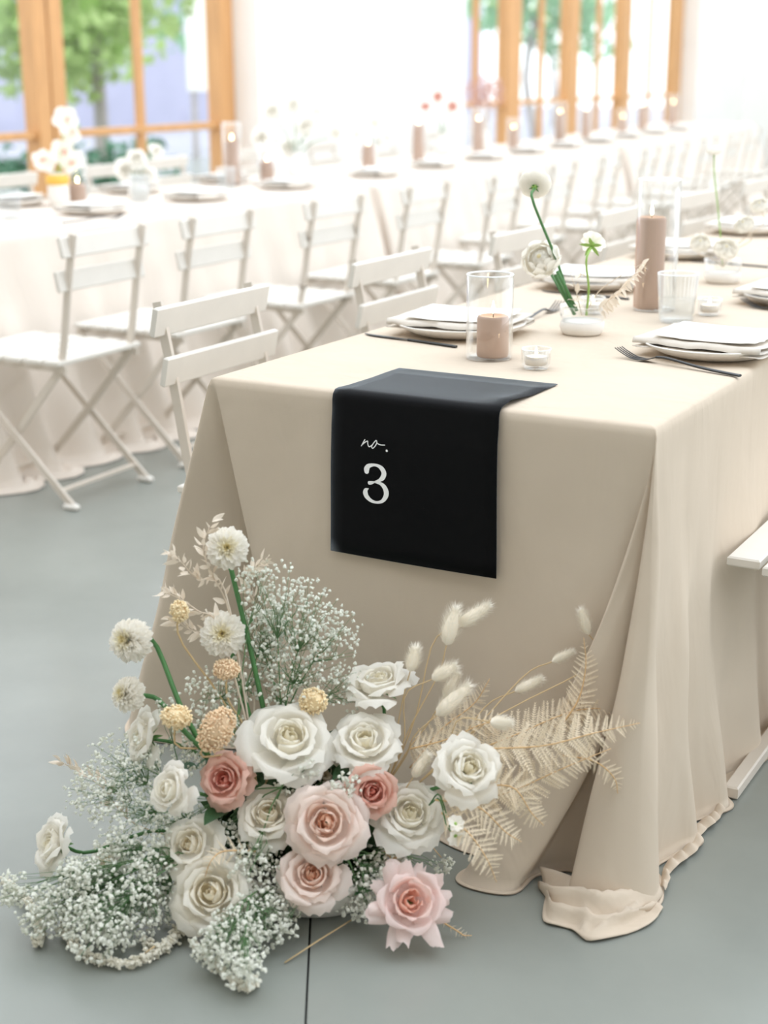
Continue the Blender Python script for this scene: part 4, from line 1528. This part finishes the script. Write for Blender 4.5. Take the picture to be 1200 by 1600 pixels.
PIN = [pinna_mesh(s) for s in range(4)]
FL = ['dried fern frond, upper of the two long fronds sweeping right', 'pale dried fern frond, longest and brightest, over the right cloth fold', 'dried fern frond sweeping right beneath the brightest frond', 'dried fern frond drooping right of the right white rose', 'dried fern frond drooping lowest, its tip just above the floor', 'dried fern frond curling down behind the drooping one', 'upright dried fern frond under the farthest right bunny tail', 'brownish dried fern frond standing behind the long bunny tail', 'short dried fern frond bending down at the far right', 'small dried fern piece between the coral and pink roses', 'dried fern frond behind the right white rose', 'dried fern curl beside the lowest left rose', 'fern tip poking out right of the ragged pink rose']
for i_, (pts, hw) in enumerate(FERNS):
    r_ = np.random.default_rng(200 + i_)
    P = catmull(np.array(pts), 40)
    P[:, 2] = np.maximum(P[:, 2], .006)
    o0 = Vector(P[0])
    t = thing('dried_fern', FL[i_], 'dried fern', o0, None, group='dried fern fronds')
    MB().tube([Vector(p) - o0 for p in P[::3]], np.linspace(.0016, .0006, len(P[::3])), 5).build('rachis', M_fernrach, t)
    length = np.linalg.norm(np.diff(P, axis=0), axis=1).sum()
    n = max(8, int(length / .0085))
    up = Vector((.35 + r_.normal() * .15, -.75, .5 + r_.normal() * .15)).normalized()
    for k in range(n):
        u = .06 + .93 * k / (n - 1)
        idx = u * 39
        p = Vector(P[int(idx)])
        d = (Vector(P[min(int(idx) + 2, 39)]) - Vector(P[max(int(idx) - 2, 0)])).normalized()
        side = d.cross(up).normalized()
        nn = side.cross(d).normalized()
        ln = hw * (math.sin(math.pi * min(1, .22 + .78 * u) ** .9) * .95 + .08) * (1 + .10 * r_.normal())
        for s in (-1, 1):
            x = (side * s * .92 + d * (.42 + .2 * r_.random()) + nn * r_.normal() * .22).normalized()
            z = (nn + side * s * .1 * r_.normal()).normalized()
            y = z.cross(x).normalized()
            z = x.cross(y)
            q = Matrix((x, y, z)).transposed().to_quaternion()
            place_child('pinna', PIN[int(r_.integers(4))], t, q, p - o0, ln)

# bleached ruscus twigs
RLF = leaf_mesh('leaf', M_ruscus, 1, .36, 5, droop=.12, fold=.3)
UL = ['bleached leafy twig, tallest, left of the top dahlia', 'bleached leafy twig spreading left below the tallest one', 'bleached leafy twig ending beside the small peach yarrow', 'bleached leafy twig right of the top dahlia\'s stem', 'bleached leafy twig lowest at the left of the second dahlia', 'pale bleached sprig reaching out at the far left over the floor']
for i_, pts in enumerate(RUSCUS):
    r_ = np.random.default_rng(300 + i_)
    P = catmull(np.array([(.32, -.36, .25) if i_ < 5 else (.30, -.42, .10)] + list(pts)), 60)
    o0 = Vector(P[0])
    t = thing('bleached_twig', UL[i_], 'dried foliage', o0, None, group='bleached leafy twigs')
    MB().tube([Vector(p) - o0 for p in P[::3]], np.linspace(.0017, .0006, len(P[::3])), 5).build('stem', M_ruscus, t)
    n = 15
    for k in range(n):
        idx = int(18 + 41 * k / (n - 1))
        p = Vector(P[min(idx, 59)])
        d = (Vector(P[min(idx + 2, 59)]) - Vector(P[max(idx - 2, 0)])).normalized()
        for s in (-1, 1):
            v = Vector(r_.normal(size=3))
            v = (v - d * v.dot(d)).normalized()
            x = (d * (.55 + .4 * r_.random()) + v * .8).normalized()
            q = x.to_track_quat('X', 'Z') @ Quaternion((1, 0, 0), r_.random() * 6.28)
            place_child('leaf', RLF, t, q, p - o0 + v * .002, .021 * (.75 + .5 * r_.random()))

# baby's breath
GL = ["tall baby's breath cloud standing behind the arrangement, right of the upper dahlias", "baby's breath around the second dahlia's stem", "airy baby's breath drift at the middle left, over the veiled rose", "dense low baby's breath mass lying on the floor at lower left", "baby's breath spilling on the floor below the lowest left rose", "baby's breath between the blush rose and the ragged pink rose", "baby's breath tucked between the central roses"]
DENS = [.75, .85, .85, 1.9, 1.8, 1.4, 1.2]
for i_, (root_, blobs) in enumerate(GYP):
    r_ = np.random.default_rng(400 + i_)
    o0 = Vector(root_)
    t = thing('babys_breath', GL[i_], "baby's breath", o0, None, group="baby's breath sprays")
    FP, FR = [], []
    st = MB()
    for (x, y, z, rad) in blobs:
        c = np.array((x, y, z))
        n = int(210 * DENS[i_] * (rad / .05) ** 2)
        d = r_.normal(size=(n, 3))
        d /= np.linalg.norm(d, axis=1)[:, None]
        P = c + d * (rad * 1.12 * r_.random(n) ** .42)[:, None] * np.array([1, 1, .95])
        P[:, 2] = np.maximum(P[:, 2], .006 + .004 * r_.random(n))
        if i_ == 0:
            P[:, 1] = np.minimum(P[:, 1], -.19)
        FP.append(P)
        FR.append((.0018 + .0018 * r_.random(n)) * (.92 if i_ < 3 else 1.05))
        cw = Vector(c) - o0
        hub = cw * .62 + Vector((0, 0, .01))
        st.tube([(0, 0, 0), tuple(hub * .55 + Vector((0, 0, .008))), tuple(hub)], [.0013, .0011, .0009], 4, False)
        nb = max(5, int(n / 9))
        for k in range(nb):
            m_ = Vector(P[int(r_.integers(n))]) - o0
            j = hub.lerp(m_, .45) + Vector(r_.normal(size=3) * .006)
            st.tube([tuple(hub), tuple(j), tuple(m_)], [.0007, .0005, .0003], 3, False)
            for e in range(3):
                w = P[int(r_.integers(n))]
                w = Vector(w) - o0
                if (w - j).length < rad * .9:
                    st.tube([tuple(j), tuple(w)], [.00045, .0003], 3, False)
    st.build('stems', M_gypstem, t, kind='stuff')
    scatter_balls('florets', np.vstack(FP) - np.array(o0), np.concatenate(FR), M_gyp, t, r_, .38, smooth=False)

# bleached amaranth ropes on the floor
AL = ['bleached amaranth rope trailing at the far left of the floor', 'bleached amaranth rope curving along the floor under the baby\'s breath', 'bleached amaranth rope ending in front of the lowest left rose', 'short bleached amaranth rope left of the lowest cream rose']
for i_, (pts, hw) in enumerate(AMAR):
    r_ = np.random.default_rng(700 + i_)
    P = catmull(np.array(pts), 120)
    o0 = Vector(P[0])
    t = thing('amaranth', AL[i_], 'dried amaranth', o0, None, group='bleached amaranth ropes')
    Q = P - P[0]
    Q[:, 2] -= .012
    MB().tube(Q[::6], .0012, 5).build('stem', M_amar, t)
    n = 420
    k = r_.integers(120, size=n)
    C = Q[k] + r_.normal(size=(n, 3)) * hw * .55
    C[:, 2] = np.maximum(C[:, 2], .004 - P[0][2])
    scatter_balls('florets', C, .0022 + .0014 * r_.random(n), M_amar, t, r_, .35, False)

# dry stalks on the floor, little white blossom
for (a_, b_), lb in zip(zip(REEDS[::2], REEDS[1::2]), ['short dry straw stalk on the floor below the lower left flowers', 'long dry straw stalk on the floor below the bowl']):
    a_, b_ = Vector(a_), Vector(b_)
    s = MB().tube([(0, 0, 0), tuple((b_ - a_) * .5 + Vector((0, 0, .001))), tuple(b_ - a_)], [.0013, .0014, .0013], 6)
    ob('dry_stalk', s.mesh('dry_stalk', M_straw), None, a_, None, label=lb, category='stalk', group='dry stalks on the floor')


def small_blossom(pos, n, R, label, petals=8, seed=1, back=True, cat='blossom', group=None):
    r = np.random.default_rng(seed)
    q = frame_of(n)
    t = thing('small_blossom', label, cat, pos, q, group=group)
    for k in range(petals):
        a = 2 * math.pi * k / petals
        qq = Quaternion((0, 0, 1), a) @ Quaternion((0, 1, 0), -.25 + r.normal() * .15)
        place_child('petal', DP[0], t, qq, (0, 0, 0), (R, R * 1.5, R))
    MB().lathe([(.0005, -.2 * R), (.22 * R, -.1 * R), (.2 * R, .1 * R), (.0005, .2 * R)], 8).build('centre', M_palestem, t)
    return t


b_ = small_blossom((.669, -.337, .178), (.75, -.55, -.1), .017, 'small white blossom with a green centre, under the right roses', seed=3)
stem_part(b_, b_.rotation_quaternion, Vector((.669, -.337, .178)), (.60, -.29, .19), .0012)
b_ = small_blossom((.668, -.335, .196), (.5, -.5, .7), .014, 'tiny white floret just above the small white blossom', seed=4)
stem_part(b_, b_.rotation_quaternion, Vector((.668, -.335, .196)), (.60, -.29, .19), .0012)

# ------------------------------------------------------------------ bud vases on the front table
M_sand = M_bowl
RAN_L = [
    ([(.02, 0), (.2, .1), (.3, .4), (.12, .72)], 1.3, 0, 0, 4, 2),
    ([(.02, 0), (.36, .05), (.5, .45), (.28, .82)], 1.0, 0, 0, 6, 1),
    ([(.02, 0), (.5, .02), (.72, .45), (.50, .88)], .85, 0, 0, 7, 0),
    ([(.02, 0), (.6, -.02), (.92, .40), (.76, .86)], .75, .03, 0, 7, 0),
    ([(.02, 0), (.6, -.06), (1.02, .28), (1.0, .70)], .68, .05, 0, 8, 0),
]
_rp = [[petal_mesh('petal', c_, p_, PM['w'][0] if m_ != 2 else PM['y'][1], 900 + 10 * i_ + s_, cu_, 0, corner=.18) for s_ in range(2)] for i_, (c_, p_, cu_, po_, n_, m_) in enumerate(RAN_L)]


def ranunculus(pos, R, n, label, seed, stem_to, group='white ranunculus', stem_r=.0030, stem_m=None):
    r = np.random.default_rng(seed)
    q = frame_of(n)
    nv = q @ Vector((0, 0, 1))
    base = Vector(pos) - nv * R * .4
    t = thing('ranunculus', label, 'flower', base, q, group=group)
    for li, L in enumerate(RAN_L):
        for k in range(L[4]):
            a = 2 * math.pi * k / L[4] + li * .7 + r.normal() * .08
            s = R * (1 + r.normal() * .03)
            place_child('petal', _rp[li][int(r.integers(2))], t, Quaternion((0, 0, 1), a), (0, 0, 0), s)
    for k in range(5):
        place_child('sepal', SEPAL, t, Quaternion((0, 0, 1), k * 1.2566) @ Quaternion((0, 1, 0), .3), (0, 0, -.08 * R), R * .42)
    MB().lathe([(.0005, .05 * R), (.36 * R, .12 * R), (.52 * R, .40 * R), (.36 * R, .68 * R), (.12 * R, .78 * R)], 14).build('heart', PM['w'][0], t)
    MB().lathe([(.0005, .74 * R), (.13 * R, .76 * R), (.10 * R, .82 * R), (.0005, .84 * R)], 10).build('heart_tip', PM['y'][2], t)
    MB().lathe([(.0005, -.22 * R), (.12 * R, -.18 * R), (.2 * R, -.04 * R), (.0005, .05 * R)], 10).build('calyx', M_palestem, t)
    stem_part(t, q, base - nv * R * .2, stem_to, stem_r, stem_m, bow=.0)
    return t


def bud_vase(label, loc):
    t = thing('bud_vase', label, 'vase', loc, group='low bud vases')
    MB().lathe([(.0005, 0), (.036, 0), (.0425, .005), (.0465, .016), (.0455, .026), (.0435, .029), (.0405, .026), (.0005, .024)], 40, cap0=False).build('ceramic_base', M_bowl, t)
    MB().lathe([(.0440, .0285), (.0475, .045), (.0480, .060), (.0470, .0605), (.0462, .045), (.0425, .028)], 40, cap0=False).build('glass_collar', M_glass, t)
    return t


V0 = (.418, .738, TZ)
bud_vase('low white bud vase with glass collar, in front on the front table', V0)
bud_vase('low white bud vase with glass collar, behind on the front table', (.440, 1.635, TZ))
ranunculus((.314, .716, 1.064), .031, (-.30, .80, .42), 'white ranunculus turned away, tallest on the front bud vase', 1, (.40, .735, .80))
ranunculus((.333, .712, .913), .039, (.05, -.85, .50), 'white ranunculus facing the camera below the tallest one', 2, (.405, .73, .80))
t_ = small_blossom((.443, .716, .948), (-.1, .80, .45), .028, 'small pale flower seen from behind with lime green sepals', 9, 5)
for k in range(5):
    place_child('sepal', leaf_mesh('sepal', M_palestem, 1, .3, droop=.1), t_, Quaternion((0, 0, 1), k * 1.2566 + .3) @ Quaternion((0, 1, 0), .15), (0, 0, -.006), .026)
stem_part(t_, t_.rotation_quaternion, Vector((.443, .716, .945)), (.428, .735, .80), .0024, M_palestem, bow=0)
tw = thing('bleached_twig', 'bleached fern sprig at the right of the front bud vase', 'dried foliage', (.425, .735, .80), None, group='bleached sprigs on the front table')
r_ = np.random.default_rng(31)
MB().tube(catmull([(0, 0, 0), (.03, -.01, .05), (.075, -.015, .085), (.125, -.02, .115)], 12), np.linspace(.0013, .0006, 12), 5).build('stem', M_ruscus, tw)
for k in range(16):
    f = .25 + .75 * k / 15
    p = Vector((.125 * f, -.02 * f, .06 * f + .055 * f * f))
    for s in (-1, 1):
        x = Vector((.6, s * .25, .5 * s + .1 * r_.normal())).normalized()
        place_child('leaf', RLF, tw, x.to_track_quat('X', 'Z') @ Quaternion((1, 0, 0), r_.random() * 3), p, .030 * (1.1 - .5 * f))
sp = thing('bleached_twig', 'bleached leaf sprig hanging over the middle of the front bud vase', 'dried foliage', (.42, .73, .80), None, group='bleached sprigs on the front table')
MB().tube([(0, 0, 0), (-.01, -.01, .05), (-.02, -.02, .09)], [.0012, .001, .0006], 5).build('stem', M_ruscus, sp)
for k in range(12):
    x = Vector((r_.normal(), r_.normal(), .3 + r_.normal() * .6)).normalized()
    place_child('leaf', RLF, sp, x.to_track_quat('X', 'Z'), Vector((-.01, -.01, .02 + .07 * r_.random())) + Vector(r_.normal(size=3) * .006), .024 + .008 * r_.random())
# cut stems
for a_, b_, lb in (((.364, .716, .882), (.387, .728, .83), 'short dark green cut stem leaning left at the front bud vase'), ((.375, .700, .892), (.412, .722, .81), 'green cut stem leaning left in front of the dark stem'),):
    a_, b_ = Vector(a_), Vector(b_)
    ob('cut_stem', MB().tube([(0, 0, 0), tuple((a_ - b_) * .5), tuple(a_ - b_)], .0036, 8).mesh('cut_stem', M_stem), None, b_, None, label=lb, category='stem')
# rear bud vase flowers
ranunculus((.400, 1.635, 1.09), .018, (.0, -.2, .9), 'tiny white flower on a thin stem above the rear bud vase', 3, (.44, 1.635, .80), stem_r=.0017, stem_m=M_palestem)
for k, (dx, dz, R) in enumerate([(.05, .15, .026), (.09, .20, .024), (-.055, .10, .026), (.015, .09, .03)]):
    ranunculus((.44 + dx, 1.63 - .01 * k, TZ + dz), R, (.2 * (k - 1), -.6, .7), ['pale flower right of the thin stem on the rear bud vase', 'pale flower farthest right on the rear bud vase', 'pale flower left on the rear bud vase', 'pale flower low in the middle of the rear bud vase'][k], 10 + k, (.44, 1.635, .80), stem_r=.0014, stem_m=M_ruscus)

# ------------------------------------------------------------------ blurred settings on the window tables
PLL = ['left of the pale pink orchid-like posy', 'below the thin window mullion', 'below the wooden post right of the big window', 'near the gap between the tablecloths', 'fifth', 'sixth', 'seventh', 'eighth', 'ninth']
for (x, y), w in zip([(-2.27, 2.42), (-2.27, 3.10), (-2.29, 3.82)], ['on the near window table, nearest the left edge', 'on the near window table, second from the left edge', 'on the near window table, below the right wooden post']):
    setting(x, y, math.radians(88), w, 1)
for k in range(9):
    x, y = on2(-.25, .5 + k * .78)
    setting(x, y, math.radians(93), f'{ORD[k] if k < 8 else "ninth"} from near end, room side of far window tables', k)
for (x, y), w in zip([(-2.80, 2.55), (-2.78, 3.3), (-2.78, 4.0)], ['first from the left, window side of the near window table', 'second from the left, window side of the near window table', 'third from the left, window side of the near window table']):
    setting(x, y, math.radians(-90), w, 2)
cands = [(-2.62, 3.86, .046, .29, .205, 'tall', 'before the big window\'s right post'), (-2.55, 4.05, .0445, .19, .1, 'short', 'just right of the wooden post'), (-2.6, 2.72, .0445, .19, .08, 'short', 'beside the orchid-like posy')]
for x, y, r, h, ch, k, w in cands:
    cylinder_candle(f'{k} clear glass cylinder on the near window table, {w}', f'{k} dusty rose pillar candle on the near window table, {w}', (x, y, TZ), r, h, .034, ch, (0, 0))
for k in range(9):
    x, y = on2(-.50 - .06 * (k % 2), .95 + k * .82)
    tall = k % 2 == 1
    cylinder_candle(f'{ORD[k] if k < 8 else "ninth"} glass cylinder from the near end along the far window tables', f'{ORD[k] if k < 8 else "ninth"} dusty rose candle from the near end along the far window tables', (x, y, TZ), .047, .29 if k % 3 else .2, .036, .21 if k % 3 else .13, (0, 0))
fk2 = copy_thing(fk, (-2.12, 2.06, TZ), math.radians(75), 'black fork at the left picture edge on the near window table')
copy_thing(tb, (-2.42, 2.12, TZ), 0, 'ribbed tumbler at the left picture edge on the near window table')
copy_thing(tb, (-2.46, 2.95, TZ), 0, 'ribbed tumbler right of the orchid-like posy on the near window table')
copy_thing(tb, (-2.44, 3.55, TZ), 0, 'ribbed tumbler beneath the thin window mullion')


def posy(name, label, loc, heads, vase_h=.12, pal='v', seed=1):
    """small blurred table posy: vase with several open blooms, each bloom a flower of its own"""
    r = np.random.default_rng(seed)
    v = thing('posy_vase', 'white vase of ' + label, 'vase', loc, group='white vases on the window tables')
    MB().lathe([(.0005, 0), (.035, 0), (.046, .03), (.040, vase_h * .7), (.026, vase_h), (.030, vase_h + .012), (.024, vase_h + .006), (.02, vase_h * .8), (.0005, vase_h * .3)], 24, cap0=False).build('body', M_bowl, v)
    for i, (dx, dy, dz, R) in enumerate(heads):
        n = Vector((.5 + dx * 2 + r.normal() * .2, -.6 + dy, .4 + r.normal() * .2))
        rose((loc[0] + dx, loc[1] + dy, loc[2] + dz), R, n, pal, ORD[i] + ' bloom from the left of ' + label, seed * 50 + i, skip_outer=1, leaves=0,
             target=(loc[0], loc[1], loc[2] + vase_h * .8), group='blooms on the window tables')


posy('posy', 'the bushy white bouquet right of the big window', (-2.62, 4.42, TZ), [(-.14, -.10, .20, .055), (-.10, -.05, .33, .06), (-.02, .02, .36, .06), (.03, .05, .25, .06), (.08, .10, .33, .06), (.14, .16, .22, .055), (-.03, -.02, .15, .055)], seed=3)
posy('posy', 'the white posy in front of the thin mullion', (-2.55, 3.05, TZ), [(-.05, -.02, .12, .05), (0, 0, .17, .05), (.06, .06, .20, .035), (.03, .02, .10, .05)], seed=5, vase_h=.07)
posy('posy', 'the white posy near the far corner of the wall', (-2.72, 5.35, TZ), [(-.06, -.03, .18, .05), (.02, .02, .24, .05), (.08, .06, .16, .05)], seed=6)
posy('posy', 'the dusty pink posy before the far window', (-2.95, 6.7, TZ), [(-.10, -.06, .30, .035), (-.04, 0, .36, .035), (.05, .03, .30, .035)], seed=7, pal='c')
# orchid-like posy with yellow band
OV = (-2.60, 2.60, TZ)
ov = thing('posy_vase', 'white vase with a yellow band holding pale pink orchid-like flowers, before the wide window post', 'vase', OV, group='white vases on the window tables')
MB().lathe([(.0005, 0), (.035, 0), (.045, .03), (.040, .09), (.030, .125), (.034, .135), (.028, .13), (.0005, .05)], 24, cap0=False).build('body', M_bowl, ov)
MB().lathe([(.041, .088), (.047, .10), (.046, .122), (.032, .128)], 24, cap0=False).build('band', mat('yellow_ribbon', srgb(232, 186, 84), .6), ov)
for i, (dx, dy, dz) in enumerate([(-.03, -.03, .19), (.02, .02, .22), (.05, .05, .17), (.035, .03, .34), (.05, .05, .30)]):
    r_ = np.random.default_rng(950 + i)
    p = Vector(OV) + Vector((dx, dy, dz))
    q = frame_of((.5 + r_.normal() * .3, -.8, .2 + r_.normal() * .3), r_.random() * 6)
    t = thing('orchid', ORD[i] + ' pale orchid-like bloom, counted from the left, on the yellow-banded vase', 'flower', p, q, group='orchid-like blooms on the yellow-banded vase')
    for k in range(5):
        place_child('petal', DP[0], t, Quaternion((0, 0, 1), k * 1.2566) @ Quaternion((0, 1, 0), -.25), (0, 0, 0), (.055, .11, .055))
    place_child('lip', dahlia_petal(PM['c'][1]), t, Quaternion((0, 1, 0), -.9), (0, 0, 0), (.028, .06, .028))
    stem_part(t, q, p, Vector(OV) + Vector((0, 0, .1)), .002, M_palestem)
# dried plume posy in front of the far window
PV = on2(-.62, 3.0)
pv = thing('posy_vase', 'white vase holding a dusty pink dried plume before the far window', 'vase', (*PV, TZ), group='white vases on the window tables')
MB().lathe([(.0005, 0), (.03, 0), (.04, .03), (.03, .10), (.022, .13), (.026, .14), (.0005, .06)], 20, cap0=False).build('body', M_bowl, pv)
pl = thing('dried_plume', 'dusty pink dried plume spreading in front of the far window', 'dried foliage', (*PV, TZ + .12))
mb = MB()
r_ = np.random.default_rng(99)
leaf_cloud(mb, (0, 0, .26), (.14, .14, .12), 700, .012, r_)
mb.build('plume', mat('dusty_plume', srgb(206, 170, 160), .8, transl=.2), pl, False, kind='stuff')
mb = MB()
for k in range(14):
    e = r_.normal(size=3) * .07
    mb.tube([(0, 0, 0), (e[0] * .4, e[1] * .4, .14), (e[0], e[1], .28 + e[2])], [.0016, .0013, .0006], 4, False)
mb.build('stems', M_straw, pl)
